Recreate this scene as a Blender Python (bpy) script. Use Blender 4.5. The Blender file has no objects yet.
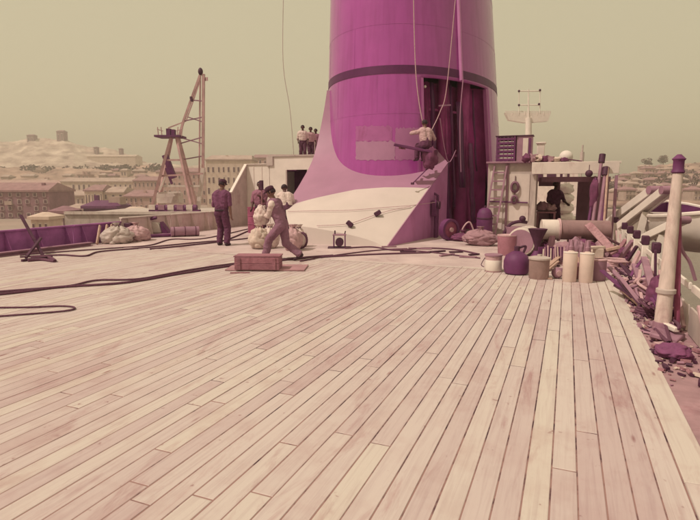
import bpy, bmesh, math, random
import numpy as np
from mathutils import Vector, Matrix, noise as mnoise
R = math.radians
rng = random.Random(7)
sc = bpy.context.scene
col = sc.collection

# ------------------------------------------------------------------ camera
CAM = Vector((0.0, 0.0, 1.62))
YAW, PITCH, FPX = R(22.55), math.atan(73 / 520), 520.0
cd = bpy.data.cameras.new('camera'); cam = bpy.data.objects.new('camera', cd); col.objects.link(cam)
cam.location = CAM; cam.rotation_euler = (R(90) - PITCH, 0, YAW)
cd.sensor_width = 36; cd.lens = 36 * FPX / 700; cd.clip_start = 0.05; cd.clip_end = 9000
sc.camera = cam
FW = Vector((-math.sin(YAW), math.cos(YAW), 0)); RT = Vector((math.cos(YAW), math.sin(YAW), 0)); UP = Vector((0, 0, 1))

# ------------------------------------------------------------------ sky, sun, exposure
SUN_EL = R(54)
SUN_DIR = (RT * -0.85 + FW * -0.42).normalized() * math.cos(SUN_EL) + UP * math.sin(SUN_EL)
w = bpy.data.worlds.new('World'); sc.world = w; w.use_nodes = True
nt = w.node_tree; nt.nodes.clear()
out = nt.nodes.new('ShaderNodeOutputWorld'); bg = nt.nodes.new('ShaderNodeBackground')
sk = nt.nodes.new('ShaderNodeTexSky'); sk.sky_type = 'NISHITA'; sk.sun_disc = False
sk.sun_elevation = SUN_EL; sk.sun_rotation = math.atan2(SUN_DIR.x, SUN_DIR.y)
sk.air_density = 1.0; sk.dust_density = 3.0; sk.ozone_density = 1.0; sk.altitude = 0
veil = nt.nodes.new('ShaderNodeMix'); veil.data_type = 'RGBA'; veil.blend_type = 'MIX'
veil.inputs[0].default_value = 0.72
veil.inputs[7].default_value = (7.2, 6.25, 4.1, 1)      # thin beige summer haze over the whole sky
tint = nt.nodes.new('ShaderNodeMix'); tint.data_type = 'RGBA'; tint.blend_type = 'MULTIPLY'; tint.inputs[0].default_value = 1
tint.inputs[7].default_value = (0.95, 0.66, 0.34, 1)
nt.links.new(sk.outputs[0], tint.inputs[6]); nt.links.new(tint.outputs[2], veil.inputs[6])
nt.links.new(veil.outputs[2], bg.inputs[0]); bg.inputs[1].default_value = 0.1
nt.links.new(bg.outputs[0], out.inputs[0])
ld = bpy.data.lights.new('sun', 'SUN'); sun = bpy.data.objects.new('sun', ld); col.objects.link(sun)
ld.energy = 2.65; ld.angle = R(0.6); ld.color = (1.0, 0.86, 0.73)
sun.rotation_euler = SUN_DIR.to_track_quat('Z', 'Y').to_euler()
sc.view_settings.view_transform = 'Standard'; sc.view_settings.look = 'None'
sc.view_settings.exposure = 0.13; sc.view_settings.gamma = 1.0

# ------------------------------------------------------------------ helpers
def ray(u, v):
    x, y = (u - 350) / FPX, (260 - v) / FPX
    return (FW * math.cos(PITCH) - UP * math.sin(PITCH)) + RT * x + (FW * math.sin(PITCH) + UP * math.cos(PITCH)) * y
def at(u, v, d):
    """point seen in the direction (u, v) of the photograph, d metres ahead"""
    q = ray(u, v); return CAM + q * (d / q.dot(FW))
def gr(u, v, z=0.0):
    q = ray(u, v); return CAM + q * ((z - CAM.z) / q.z)

MATS = {}
def M(name, c, rough=0.75, var=0.18, scale=5.0, bump=0.15, c2=None, metal=0.0, stretch=(1, 1, 1), rand=0.0, spec=0.35):
    if name in MATS: return MATS[name]
    m = bpy.data.materials.new(name); m.use_nodes = True; t = m.node_tree; b = t.nodes['Principled BSDF']
    tc = t.nodes.new('ShaderNodeTexCoord'); mp = t.nodes.new('ShaderNodeMapping'); mp.inputs['Scale'].default_value = stretch
    t.links.new(tc.outputs['Object'], mp.inputs[0])
    n = t.nodes.new('ShaderNodeTexNoise'); n.inputs['Scale'].default_value = scale; n.inputs['Detail'].default_value = 7; n.inputs['Roughness'].default_value = 0.62
    t.links.new(mp.outputs[0], n.inputs['Vector'])
    rp = t.nodes.new('ShaderNodeValToRGB'); e = rp.color_ramp.elements
    e[0].position = 0.30; e[1].position = 0.70
    lo = tuple(max(0, k * (1 - var)) for k in c); hi = tuple(min(0.95, k * (1 + var)) for k in (c2 or c))
    e[0].color = (*lo, 1); e[1].color = (*hi, 1)
    t.links.new(n.outputs[0], rp.inputs[0])
    last = rp.outputs[0]
    if var >= 0.1:
        n2 = t.nodes.new('ShaderNodeTexNoise'); n2.inputs['Scale'].default_value = scale * 0.45 + 0.0; n2.inputs['Detail'].default_value = 8; n2.inputs['Roughness'].default_value = 0.72; n2.inputs['Distortion'].default_value = 0.8
        mp3 = t.nodes.new('ShaderNodeMapping'); mp3.inputs['Scale'].default_value = (1.6, 1.6, 0.55); mp3.inputs['Location'].default_value = (3.1, 7.7, 1.3)
        t.links.new(tc.outputs['Object'], mp3.inputs[0]); t.links.new(mp3.outputs[0], n2.inputs['Vector'])
        mr2 = t.nodes.new('ShaderNodeMapRange'); mr2.inputs[1].default_value = 0.52; mr2.inputs[2].default_value = 0.74; mr2.inputs[4].default_value = 0.85
        t.links.new(n2.outputs[0], mr2.inputs[0]); gx = t.nodes.new('ShaderNodeMix'); gx.data_type = 'RGBA'; gx.blend_type = 'MULTIPLY'; gx.inputs[7].default_value = (0.66, 0.50, 0.54, 1)
        t.links.new(mr2.outputs[0], gx.inputs[0]); t.links.new(last, gx.inputs[6]); last = gx.outputs[2]
    if rand:
        oi = t.nodes.new('ShaderNodeObjectInfo'); hs = t.nodes.new('ShaderNodeHueSaturation')
        ma = t.nodes.new('ShaderNodeMapRange'); ma.inputs[3].default_value = 1 - rand; ma.inputs[4].default_value = 1 + rand
        t.links.new(oi.outputs['Random'], ma.inputs[0]); t.links.new(ma.outputs[0], hs.inputs['Value']); t.links.new(last, hs.inputs['Color']); last = hs.outputs[0]
    t.links.new(last, b.inputs['Base Color'])
    b.inputs['Roughness'].default_value = rough; b.inputs['Metallic'].default_value = metal; b.inputs['Specular IOR Level'].default_value = spec
    if bump:
        bp = t.nodes.new('ShaderNodeBump'); bp.inputs['Strength'].default_value = bump; bp.inputs['Distance'].default_value = 0.02
        t.links.new(n.outputs[0], bp.inputs['Height']); t.links.new(bp.outputs[0], b.inputs['Normal'])
    MATS[name] = m
    return m

def tag(o, label=None, cat=None, group=None, kind=None):
    if label: o['label'] = label
    if cat: o['category'] = cat
    if group: o['group'] = group
    if kind: o['kind'] = kind
    return o
def thing(name, loc, label, cat, group=None, rz=0):
    o = bpy.data.objects.new(name, None); col.objects.link(o); o.location = loc; o.rotation_euler = (0, 0, rz)
    o.empty_display_size = 0.2
    return tag(o, label, cat, group)
def wpos(o):
    p = Vector((0, 0, 0))
    while o: p = p + o.location; o = o.parent
    return p
def dup(root, loc, label=None, rz=None):
    c = root.copy(); col.objects.link(c); c.location = loc
    if rz is not None: c.rotation_euler.z = rz
    if label: c['label'] = label
    for ch in root.children:
        d = ch.copy(); col.objects.link(d); d.parent = c
        for g in ch.children:
            e = g.copy(); col.objects.link(e); e.parent = d
    return c

class MB:
    """collects shapes in world coordinates and links them as one mesh"""
    def __init__(s): s.v = []; s.f = []; s.mi = []; s.cur = 0
    def add(s, vs, fs):
        k = len(s.v); s.v += [Vector(p) for p in vs]; s.f += [[i + k for i in f] for f in fs]; s.mi += [s.cur] * len(fs); return s
    def box(s, c, size, rz=0, rx=0, ry=0, m=None):
        h = Vector(size) / 2
        rot = m if m is not None else (Matrix.Rotation(rz, 3, 'Z') @ Matrix.Rotation(ry, 3, 'Y') @ Matrix.Rotation(rx, 3, 'X'))
        c = Vector(c)
        vs = [c + rot @ Vector((x * h.x, y * h.y, z * h.z)) for x in (-1, 1) for y in (-1, 1) for z in (-1, 1)]
        return s.add(vs, [(0, 1, 3, 2), (4, 6, 7, 5), (0, 4, 5, 1), (2, 3, 7, 6), (0, 2, 6, 4), (1, 5, 7, 3)])
    def bar(s, p0, p1, w, h, up=(0, 0, 1)):
        p0, p1 = Vector(p0), Vector(p1); d = p1 - p0; L = d.length; d = d / L
        x = d.cross(Vector(up)); x = x.normalized() if x.length > 1e-4 else Vector((1, 0, 0)); z = x.cross(d)
        return s.box((p0 + p1) / 2, (w, L, h), m=Matrix((x, d, z)).transposed())
    def tube(s, pts, r, n=8, r1=None, cap=True):
        pts = [Vector(p) for p in pts]; N = len(pts); base = len(s.v); prev = None
        for i, p in enumerate(pts):
            d = (pts[min(i + 1, N - 1)] - pts[max(i - 1, 0)]).normalized()
            if prev is None:
                a = d.cross(Vector((0, 0, 1)) if abs(d.z) < 0.9 else Vector((1, 0, 0))).normalized()
            else:
                a = (prev - d * prev.dot(d)).normalized()
            prev = a; b = d.cross(a)
            rr = r if r1 is None else r + (r1 - r) * i / (N - 1)
            for k in range(n):
                t = 2 * math.pi * k / n; s.v.append(p + (a * math.cos(t) + b * math.sin(t)) * rr)
        fs = [[base + i * n + k, base + i * n + (k + 1) % n, base + (i + 1) * n + (k + 1) % n, base + (i + 1) * n + k] for i in range(N - 1) for k in range(n)]
        if cap: fs += [[base + k for k in range(n)][::-1], [base + (N - 1) * n + k for k in range(n)]]
        s.f += fs; s.mi += [s.cur] * len(fs); return s
    def lathe(s, c, prof, n=20, m=None):
        c = Vector(c); m = m or Matrix.Identity(3); base = len(s.v)
        for r, z in prof:
            for k in range(n):
                t = 2 * math.pi * k / n; s.v.append(c + m @ Vector((r * math.cos(t), r * math.sin(t), z)))
        fs = [[base + i * n + k, base + i * n + (k + 1) % n, base + (i + 1) * n + (k + 1) % n, base + (i + 1) * n + k] for i in range(len(prof) - 1) for k in range(n)]
        fs += [[base + k for k in range(n)][::-1], [base + (len(prof) - 1) * n + k for k in range(n)]]
        s.f += fs; s.mi += [s.cur] * len(fs); return s
    def ball(s, c, rad, n=14, m=12, rough=0.0, seed=0, rot=None):
        c = Vector(c); rad = Vector((rad,) * 3) if isinstance(rad, (int, float)) else Vector(rad); base = len(s.v)
        for i in range(m + 1):
            a = math.pi * i / m
            for k in range(n):
                t = 2 * math.pi * k / n; q = Vector((math.sin(a) * math.cos(t), math.sin(a) * math.sin(t), math.cos(a)))
                f = 1 + rough * mnoise.noise(q * 2.2 + Vector((seed * 7.3, seed * 1.7, 0)))
                o = Vector((q.x * rad.x, q.y * rad.y, q.z * rad.z)) * f
                s.v.append(c + (rot @ o if rot else o))
        fs = [[base + i * n + k, base + (i + 1) * n + k, base + (i + 1) * n + (k + 1) % n, base + i * n + (k + 1) % n] for i in range(m) for k in range(n)]
        s.f += fs; s.mi += [s.cur] * len(fs); return s
    def prism(s, poly, off):
        poly = [Vector(p) for p in poly]; off = Vector(off); n = len(poly)
        return s.add(poly + [p + off for p in poly], [list(range(n))[::-1], [n + i for i in range(n)]] + [[i, (i + 1) % n, n + (i + 1) % n, n + i] for i in range(n)])
    def grid(s, rows, flip=False):
        nr, nc = len(rows), len(rows[0])
        return s.add([p for r in rows for p in r], [((i * nc + j, (i + 1) * nc + j, (i + 1) * nc + j + 1, i * nc + j + 1) if flip else (i * nc + j, i * nc + j + 1, (i + 1) * nc + j + 1, (i + 1) * nc + j)) for i in range(nr - 1) for j in range(nc - 1)])
    def build(s, name, mat, parent=None, smooth=False, bevel=0.0, origin=None, solid=0.0):
        me = bpy.data.meshes.new(name)
        o0 = wpos(parent) if parent else Vector(origin or (0, 0, 0))
        me.from_pydata([tuple(p - o0) for p in s.v], [], s.f)
        for m in (mat if isinstance(mat, (list, tuple)) else [mat]): me.materials.append(m)
        me.polygons.foreach_set('material_index', s.mi)
        bm = bmesh.new(); bm.from_mesh(me); bmesh.ops.remove_doubles(bm, verts=bm.verts, dist=1e-5); bmesh.ops.recalc_face_normals(bm, faces=bm.faces)
        if bevel: bmesh.ops.bevel(bm, geom=[e for e in bm.edges if len(e.link_faces) == 2 and e.calc_face_angle(0) > 0.6], offset=bevel, segments=1, affect='EDGES', clamp_overlap=True)
        bm.to_mesh(me); bm.free()
        if smooth:
            me.polygons.foreach_set('use_smooth', [True] * len(me.polygons))
        if smooth != 'full': me.set_sharp_from_angle(angle=R(42))
        o = bpy.data.objects.new(name, me); col.objects.link(o)
        if parent: o.parent = parent
        else: o.location = o0
        if solid:
            sm = o.modifiers.new('solid', 'SOLIDIFY'); sm.thickness = solid; sm.offset = 0
        return o

def smooth_path(pts, n=8):
    pts = [Vector(p) for p in pts]; P = [pts[0]] + pts + [pts[-1]]; res = []
    for i in range(1, len(P) - 2):
        a, b, c, d = P[i - 1:i + 3]
        for k in range(n):
            t = k / n
            res.append(0.5 * ((2 * b) + (c - a) * t + (2 * a - 5 * b + 4 * c - d) * t * t + (3 * b - a - 3 * c + d) * t ** 3))
    res.append(pts[-1]); return res

# ------------------------------------------------------------------ materials
CREAM = M('cream_paint', (0.66, 0.575, 0.54), 0.55, 0.10, 3, 0.05)
WHITE = M('white_paint', (0.74, 0.67, 0.63), 0.5, 0.08, 2.5, 0.05)
GREYP = M('grey_paint', (0.50, 0.42, 0.40), 0.6, 0.14, 3, 0.06)
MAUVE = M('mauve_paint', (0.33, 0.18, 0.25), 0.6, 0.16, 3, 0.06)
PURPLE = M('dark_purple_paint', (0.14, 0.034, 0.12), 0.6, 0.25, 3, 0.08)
DARK = M('dark_iron', (0.075, 0.022, 0.055), 0.6, 0.3, 8, 0.2)
RUST = M('red_lead', (0.30, 0.075, 0.15), 0.7, 0.3, 4, 0.2)
WOOD = M('raw_timber', (0.46, 0.31, 0.26), 0.8, 0.25, 4, 0.25, stretch=(8, 8, 0.8), rand=0.2)
WOODP = M('stained_timber', (0.27, 0.13, 0.16), 0.8, 0.3, 4, 0.25, stretch=(8, 8, 0.8), rand=0.25)
ROPE = M('tarred_rope', (0.13, 0.05, 0.09), 0.9, 0.35, 60, 0.5)
HEMP = M('hemp_rope', (0.42, 0.29, 0.25), 0.9, 0.3, 60, 0.5)
CANVAS = M('canvas', (0.58, 0.47, 0.42), 0.9, 0.16, 6, 0.3)
DCANVAS = M('dark_tarpaulin', (0.16, 0.045, 0.11), 0.85, 0.3, 6, 0.3)
PCANVAS = M('mauve_canvas', (0.33, 0.19, 0.23), 0.9, 0.22, 6, 0.3)
SKIN = M('skin', (0.20, 0.10, 0.085), 0.55, 0.08, 12, 0.02)
SKIND = M('dark_skin', (0.10, 0.042, 0.045), 0.55, 0.08, 12, 0.02)
HAIR = M('dark_hair', (0.030, 0.012, 0.022), 0.7, 0.3, 40, 0.4)
SHOE = M('shoe_leather', (0.045, 0.016, 0.03), 0.55, 0.2, 10, 0.1)

# ------------------------------------------------------------------ setting: water, hull, deck
def wave_mat():
    m = M('harbour_water', (0.16, 0.115, 0.10), 0.18, 0.2, 0.05, 0.0)
    t = m.node_tree; b = t.nodes['Principled BSDF']; n = t.nodes.new('ShaderNodeTexNoise'); n.inputs['Scale'].default_value = 0.35; n.inputs['Detail'].default_value = 5
    g = t.nodes.new('ShaderNodeNewGeometry'); t.links.new(g.outputs['Position'], n.inputs['Vector'])
    bp = t.nodes.new('ShaderNodeBump'); bp.inputs['Strength'].default_value = 0.5; bp.inputs['Distance'].default_value = 0.3
    t.links.new(n.outputs[0], bp.inputs['Height']); t.links.new(bp.outputs[0], b.inputs['Normal']); return m
SEA = -9.0
o = MB().add([(-2400, -2400, SEA), (2400, -2400, SEA), (2400, 2400, SEA), (-2400, 2400, SEA)], [(0, 1, 2, 3)]).build('water', wave_mat()); tag(o, kind='structure')

XL, XR, YE = -12.7, 0.80, 10.40         # port bulwark, starboard plank edge, end of the planking
HX = 1.42
h = MB(); h.prism([(XL - 0.15, -8, -0.02), (HX, -8, -0.02), (HX, 62, -0.02), (-3, 78, -0.02), (-8.5, 78, -0.02), (XL - 0.15, 62, -0.02)], (0, 0, -11))
o = h.build('ship_hull', PURPLE); tag(o, kind='structure')

def plank_mat():
    m = bpy.data.materials.new('deck_plank_wood'); m.use_nodes = True; t = m.node_tree; b = t.nodes['Principled BSDF']
    def N(k, **kw):
        n = t.nodes.new(k)
        for a, v in kw.items(): n.inputs[a].default_value = v
        return n
    g = N('ShaderNodeNewGeometry'); oi = N('ShaderNodeObjectInfo')
    off = N('ShaderNodeVectorMath'); off.operation = 'MULTIPLY_ADD'
    cmb = N('ShaderNodeCombineXYZ'); mul = N('ShaderNodeMath'); mul.operation = 'MULTIPLY'; mul.inputs[1].default_value = 190
    t.links.new(oi.outputs['Random'], mul.inputs[0]); t.links.new(mul.outputs[0], cmb.inputs[1]); t.links.new(mul.outputs[0], cmb.inputs[2])
    add = N('ShaderNodeVectorMath'); add.operation = 'ADD'; t.links.new(g.outputs['Position'], add.inputs[0]); t.links.new(cmb.outputs[0], add.inputs[1])
    mp = N('ShaderNodeMapping', Scale=(38, 1.4, 10)); t.links.new(add.outputs[0], mp.inputs[0])
    grain = N('ShaderNodeTexNoise', Scale=1.0, Detail=6, Roughness=0.6, Distortion=0.6); t.links.new(mp.outputs[0], grain.inputs['Vector'])
    blot = N('ShaderNodeTexNoise', Scale=1.7, Detail=5, Roughness=0.65); t.links.new(add.outputs[0], blot.inputs['Vector'])
    wide = N('ShaderNodeTexNoise', Scale=0.55, Detail=6, Roughness=0.7); t.links.new(g.outputs['Position'], wide.inputs['Vector'])
    base = N('ShaderNodeValToRGB'); e = base.color_ramp.elements
    e[0].position = 0.0; e[0].color = (0.50, 0.40, 0.405, 1); e[1].position = 1.0; e[1].color = (0.58, 0.52, 0.48, 1)
    x = e.new(0.35); x.color = (0.545, 0.462, 0.455, 1); x = e.new(0.7); x.color = (0.565, 0.49, 0.475, 1)
    t.links.new(oi.outputs['Random'], base.inputs[0])
    def mixc(a, bcol, fac, lo, hi, typ='MULTIPLY'):
        mr = N('ShaderNodeMapRange'); mr.inputs[1].default_value = lo; mr.inputs[2].default_value = hi; t.links.new(fac, mr.inputs[0])
        mx = N('ShaderNodeMix'); mx.data_type = 'RGBA'; mx.blend_type = typ; t.links.new(mr.outputs[0], mx.inputs[0]); t.links.new(a, mx.inputs[6]); mx.inputs[7].default_value = (*bcol, 1); return mx.outputs[2]
    c = mixc(base.outputs[0], (0.84, 0.78, 0.80), grain.outputs[0], 0.46, 0.78)
    c = mixc(c, (0.84, 0.73, 0.74), blot.outputs[0], 0.50, 0.80)
    c = mixc(c, (0.90, 0.82, 0.83), wide.outputs[0], 0.50, 0.72)
    c = mixc(c, (0.42, 0.25, 0.30), blot.outputs[0], 0.735, 0.80)
    scuff = N('ShaderNodeTexNoise', Scale=1.0, Detail=5, Roughness=0.7, Distortion=1.2); mp4 = N('ShaderNodeMapping', Scale=(3.2, 0.7, 1)); t.links.new(g.outputs['Position'], mp4.inputs[0]); t.links.new(mp4.outputs[0], scuff.inputs['Vector'])
    c = mixc(c, (0.80, 0.66, 0.68), scuff.outputs[0], 0.56, 0.72)
    spot = N('ShaderNodeTexNoise', Scale=14.0, Detail=3, Roughness=0.5); t.links.new(add.outputs[0], spot.inputs['Vector'])
    c = mixc(c, (0.62, 0.47, 0.48), spot.outputs[0], 0.70, 0.78)
    vor = N('ShaderNodeTexVoronoi', Scale=1.0); mp2 = N('ShaderNodeMapping', Scale=(5.5, 1.3, 1)); t.links.new(add.outputs[0], mp2.inputs[0]); t.links.new(mp2.outputs[0], vor.inputs['Vector'])
    c = mixc(c, (0.55, 0.36, 0.38), vor.outputs['Distance'], 0.10, 0.035)
    t.links.new(c, b.inputs['Base Color']); b.inputs['Roughness'].default_value = 0.72; b.inputs['Specular IOR Level'].default_value = 0.25
    bp = N('ShaderNodeBump', Strength=0.35, Distance=0.004); t.links.new(grain.outputs[0], bp.inputs['Height']); t.links.new(bp.outputs[0], b.inputs['Normal'])
    return m
PLANK = plank_mat()
def caulk_mat():
    m = bpy.data.materials.new('seam_caulking'); m.use_nodes = True; t = m.node_tree; b = t.nodes['Principled BSDF']
    g = t.nodes.new('ShaderNodeNewGeometry'); n = t.nodes.new('ShaderNodeTexNoise'); n.inputs['Scale'].default_value = 1.0; n.inputs['Detail'].default_value = 4; n.inputs['Roughness'].default_value = 0.7
    mp = t.nodes.new('ShaderNodeMapping'); mp.inputs['Scale'].default_value = (7.4, 3.4, 1)
    t.links.new(g.outputs['Position'], mp.inputs[0]); t.links.new(mp.outputs[0], n.inputs['Vector'])
    # the worn area before the gear, where the pitch has gone from the seams
    ds = t.nodes.new('ShaderNodeVectorMath'); ds.operation = 'DISTANCE'; ds.inputs[1].default_value = (-1.5, 6.6, 0); t.links.new(g.outputs['Position'], ds.inputs[0])
    mr = t.nodes.new('ShaderNodeMapRange'); mr.inputs[1].default_value = 1.5; mr.inputs[2].default_value = 5.0; mr.inputs[3].default_value = 0.14; mr.inputs[4].default_value = -0.12; t.links.new(ds.outputs['Value'], mr.inputs[0])
    ad = t.nodes.new('ShaderNodeMath'); ad.operation = 'ADD'; t.links.new(n.outputs[0], ad.inputs[0]); t.links.new(mr.outputs[0], ad.inputs[1])
    r = t.nodes.new('ShaderNodeValToRGB'); e = r.color_ramp.elements
    e[0].position = 0.44; e[0].color = (0.30, 0.175, 0.165, 1); e[1].position = 0.60; e[1].color = (0.05, 0.016, 0.03, 1)
    t.links.new(ad.outputs[0], r.inputs[0]); t.links.new(r.outputs[0], b.inputs['Base Color']); b.inputs['Roughness'].default_value = 0.8; return m
deck = MB().box(((XL + XR) / 2, (YE - 6) / 2, -0.0045), (XR - XL, YE + 6, 0.012)).build('deck', caulk_mat()); tag(deck, kind='structure')
W, GAP = 0.135, 0.0080
def plank_mesh():
    hw, bv, d = (W - GAP) / 2, 0.0022, 0.0075
    top = [(-hw + bv, bv, 0), (hw - bv, bv, 0), (hw - bv, 1 - bv, 0), (-hw + bv, 1 - bv, 0)]
    mid = [(-hw, 0, -bv), (hw, 0, -bv), (hw, 1, -bv), (-hw, 1, -bv)]
    bot = [(x, y, -d) for x, y, _ in mid]
    me = bpy.data.meshes.new('plank'); q = [(0, 1, 2, 3)]
    for a, b_ in ((0, 4), (4, 8)): q += [(a + i, b_ + i, b_ + (i + 1) % 4, a + (i + 1) % 4) for i in range(4)]
    me.from_pydata(top + mid + bot, [], q); me.materials.append(PLANK); me.update(); return me
PM = plank_mesh()
def in_view(x, y):
    p = Vector((x, y, 0)) - CAM; f = p.dot(FW); r = p.dot(RT)
    return f > 0.3 and abs(r) / f < 0.78
far = []
ncol = int((XR - XL) / W)
for k in range(ncol):
    x = -W / 2 - (k - 5) * W
    y = -5.8 + rng.uniform(0, 2.5) + (k % 3) * 0.9
    ends = [-5.99]
    while y < YE - 0.3: ends.append(y); y += rng.choice((1.5, 2.2, 2.8, 3.4, 4.2)) * rng.uniform(0.9, 1.1)
    ends.append(YE - 0.002)
    for a, b_ in zip(ends, ends[1:]):
        vis = any(in_view(x, a + (b_ - a) * t) for t in (0, 0.25, 0.5, 0.75, 1)) and b_ > 1.2
        if vis:
            o = bpy.data.objects.new('plank', PM); col.objects.link(o); o.parent = deck
            o.location = (x + rng.uniform(-0.0008, 0.0008), a + 0.0045, 0.004 + rng.uniform(-0.0012, 0.0012)); o.scale = (1, b_ - a - 0.009, 1)
        else: far.append((x, a, b_))
fm = MB()
for x, a, b_ in far: fm.box((x, (a + b_) / 2, 0.0), (W - GAP, b_ - a - 0.006, 0.008))
o = fm.build('plank', PLANK, deck); tag(o, kind='stuff')
# margin boards at the end and along the edge
mg = MB()
MARGIN = M('margin_board_wood', (0.50, 0.345, 0.34), 0.75, 0.2, 3, 0.2, stretch=(1, 6, 6), rand=0.08)
x = XL + 0.02
while x < HX - 0.2:
    L = min(rng.uniform(2.4, 3.4), HX - 0.17 - x)
    MB().box((x + L / 2, YE + 0.085, 0.006), (L - 0.006, 0.16, 0.016)).build('margin_board', PLANK, deck, bevel=0.003); x += L
y = -6.0
while y < YE - 0.1:
    L = min(rng.uniform(2.6, 3.6), YE - 0.002 - y)
    MB().box((XR - 0.036, y + L / 2, 0.006), (0.17, L - 0.006, 0.016)).build('margin_board', PLANK, deck, bevel=0.003); y += L
STEEL = M('painted_steel_deck', (0.50, 0.385, 0.395), 0.7, 0.14, 1.2, 0.12, c2=(0.57, 0.46, 0.455))
o = MB().box(((XL + HX) / 2, (YE + 0.17 + 62) / 2, -0.006), (HX - XL, 62 - YE - 0.17, 0.02)).build('steel_deck', STEEL); tag(o, kind='structure')
WATERWAY = M('waterway_steel', (0.36, 0.22, 0.25), 0.7, 0.25, 4, 0.2)
o = MB().box(((XR + 0.051 + HX) / 2, (YE - 6) / 2, -0.008), (HX - XR - 0.051, YE + 6, 0.016)).build('waterway', WATERWAY); tag(o, kind='structure')

# ------------------------------------------------------------------ port bulwark
BULP = M('bulwark_purple_paint', (0.33, 0.11, 0.33), 0.6, 0.3, 2, 0.08)
bw = thing('bulwark', (XL, 8, 0), 'long low bulwark along the far left edge of the deck, dark at its near end', 'bulwark')
segs = [(1.0, 3.4), (3.42, 5.8), (5.82, 8.2), (8.22, 10.4), (10.42, 12.1), (12.12, 14.3), (14.32, 16.4), (16.42, 17.6)]
for i, (a, b_) in enumerate(segs):
    hgt = 0.52 if b_ < 12.2 else 0.64
    MB().box((XL, (a + b_) / 2, hgt / 2 + 0.004), (0.03, b_ - a, hgt)).build('plate', BULP if b_ < 12.2 else M('bulwark_cream_paint', (0.66, 0.53, 0.52), 0.6, 0.12, 2, 0.05), bw, bevel=0.004)
    MB().box((XL, (a + b_) / 2, hgt + 0.03), (0.13, b_ - a - 0.004, 0.045)).build('cap_rail', BULP if b_ < 12.2 else CREAM, bw, bevel=0.006)
    for y in (a + 0.25, (a + b_) / 2, b_ - 0.25):
        MB().prism([(XL + 0.018, y, 0.006), (XL + 0.26, y, 0.006), (XL + 0.05, y, hgt), (XL + 0.018, y, hgt)], (0, 0.018, 0)).build('bracket', BULP if b_ < 12.2 else M('bulwark_cream_paint', (0.66, 0.53, 0.52), 0.6, 0.12, 2, 0.05), bw)
# sloping wing plate rising to the forward house
wing = thing('wing_plate', (XL, 18, 0), 'cream wing plate sloping up to the left corner of the white deckhouse', 'bulwark')
MB().prism([(XL, 17.62, 0.006), (XL, 19.0, 0.006), (XL, 19.0, 2.52), (XL, 17.85, 1.36), (XL, 17.62, 0.68)], (0.05, 0, 0)).build('plate', GREYP, wing)
MB().bar((XL + 0.025, 17.6, 0.70), (XL + 0.025, 17.86, 1.40), 0.13, 0.05, (1, 0, 0)).bar((XL + 0.025, 17.86, 1.40), (XL + 0.025, 19.0, 2.57), 0.05, 0.13, (1, 0, 0)).build('cap_rail', WHITE, wing)

# ------------------------------------------------------------------ forward deckhouse (left of the funnel)
dh = thing('deckhouse', (-11, 20, 0), 'white steel deckhouse with dark doorway beyond the cargo men', 'deckhouse')
f = MB()
Y0 = 19.02
def wallrect(mb, x0, x1, z0, z1, y, th=0.06): mb.box(((x0 + x1) / 2, y + th / 2, (z0 + z1) / 2), (x1 - x0, th, z1 - z0))
wallrect(f, XL + 0.02, -11.55, 0.006, 2.55, Y0); f.build('wall', WHITE, dh)
f = MB(); wallrect(f, -11.5, -10.72, 0.006, 2.86, Y0); wallrect(f, -10.72, -9.75, 2.32, 2.86, Y0); wallrect(f, -9.75, -7.8, 0.006, 2.86, Y0); f.build('wall', WHITE, dh)
MB().box((-11.5, Y0 + 4, 1.43), (0.05, 8, 2.84)).build('side_wall', WHITE, dh)
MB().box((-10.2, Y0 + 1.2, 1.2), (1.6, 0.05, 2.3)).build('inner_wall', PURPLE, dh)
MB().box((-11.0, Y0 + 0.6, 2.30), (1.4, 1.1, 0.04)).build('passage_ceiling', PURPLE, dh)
MB().box((-9.7, Y0 + 4.2, 2.89), (3.75, 8.5, 0.05)).build('roof', GREYP, dh)
MB().box((-12.1, Y0 + 4.2, 2.575), (1.15, 8.5, 0.04)).build('lower_roof', CREAM, dh)
MB().box((-11.49, Y0 - 0.02, 2.68), (0.30, 0.08, 0.36)).build('roof_bracket', GREYP, dh)
for x in (-10.73, -9.74): MB().box((x, Y0 - 0.012, 1.16), (0.06, 0.03, 2.30)).build('door_jamb', GREYP, dh)
MB().box((-12.3, Y0 - 0.006, 1.5), (0.03, 0.016, 2.0)).box((-11.9, Y0 - 0.006, 1.5), (0.02, 0.016, 2.0)).build('weld_strip', CREAM, dh)
MB().tube([(-11.2, Y0 + 3.6, 2.91), (-11.2, Y0 + 3.6, 3.75)], 0.02).build('rail_post', GREYP, dh)
MB().tube([(-9.9, Y0 + 3.6, 2.91), (-9.9, Y0 + 3.6, 3.75)], 0.02).build('rail_post', GREYP, dh)

# ------------------------------------------------------------------ funnel
FC = Vector((-5.98, 21.7, 0)); FA, FB = 5.1, 3.42
def fk(z): return 1.0 - 0.016 * (z - 2.4)
def fx(z): return FC.x - 0.035 * (z - 2.4)
def fpt(th, z, off=0.0):
    k = fk(z)
    c, s = math.cos(th), math.sin(th)
    n = Vector((c / FB, s / FA, 0)).normalized()
    return Vector((fx(z) + FB * k * c, FC.y + FA * k * s, z)) + n * off
def th_of(y, side=1):
    s = max(-1, min(1, (y - FC.y) / FA)); a = math.asin(s); return a if side > 0 else math.pi - a
FUN = M('funnel_paint', (0.375, 0.060, 0.32), 0.27, 0.07, 1.2, 0.03, spec=0.5)
FUN2 = M('funnel_primer', (0.385, 0.185, 0.32), 0.6, 0.08, 2, 0.04)
FUN3 = M('funnel_faded_paint', (0.37, 0.105, 0.30), 0.5, 0.1, 2, 0.04)
BAND = M('funnel_band_paint', (0.10, 0.012, 0.085), 0.45, 0.15, 2, 0.03)
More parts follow.
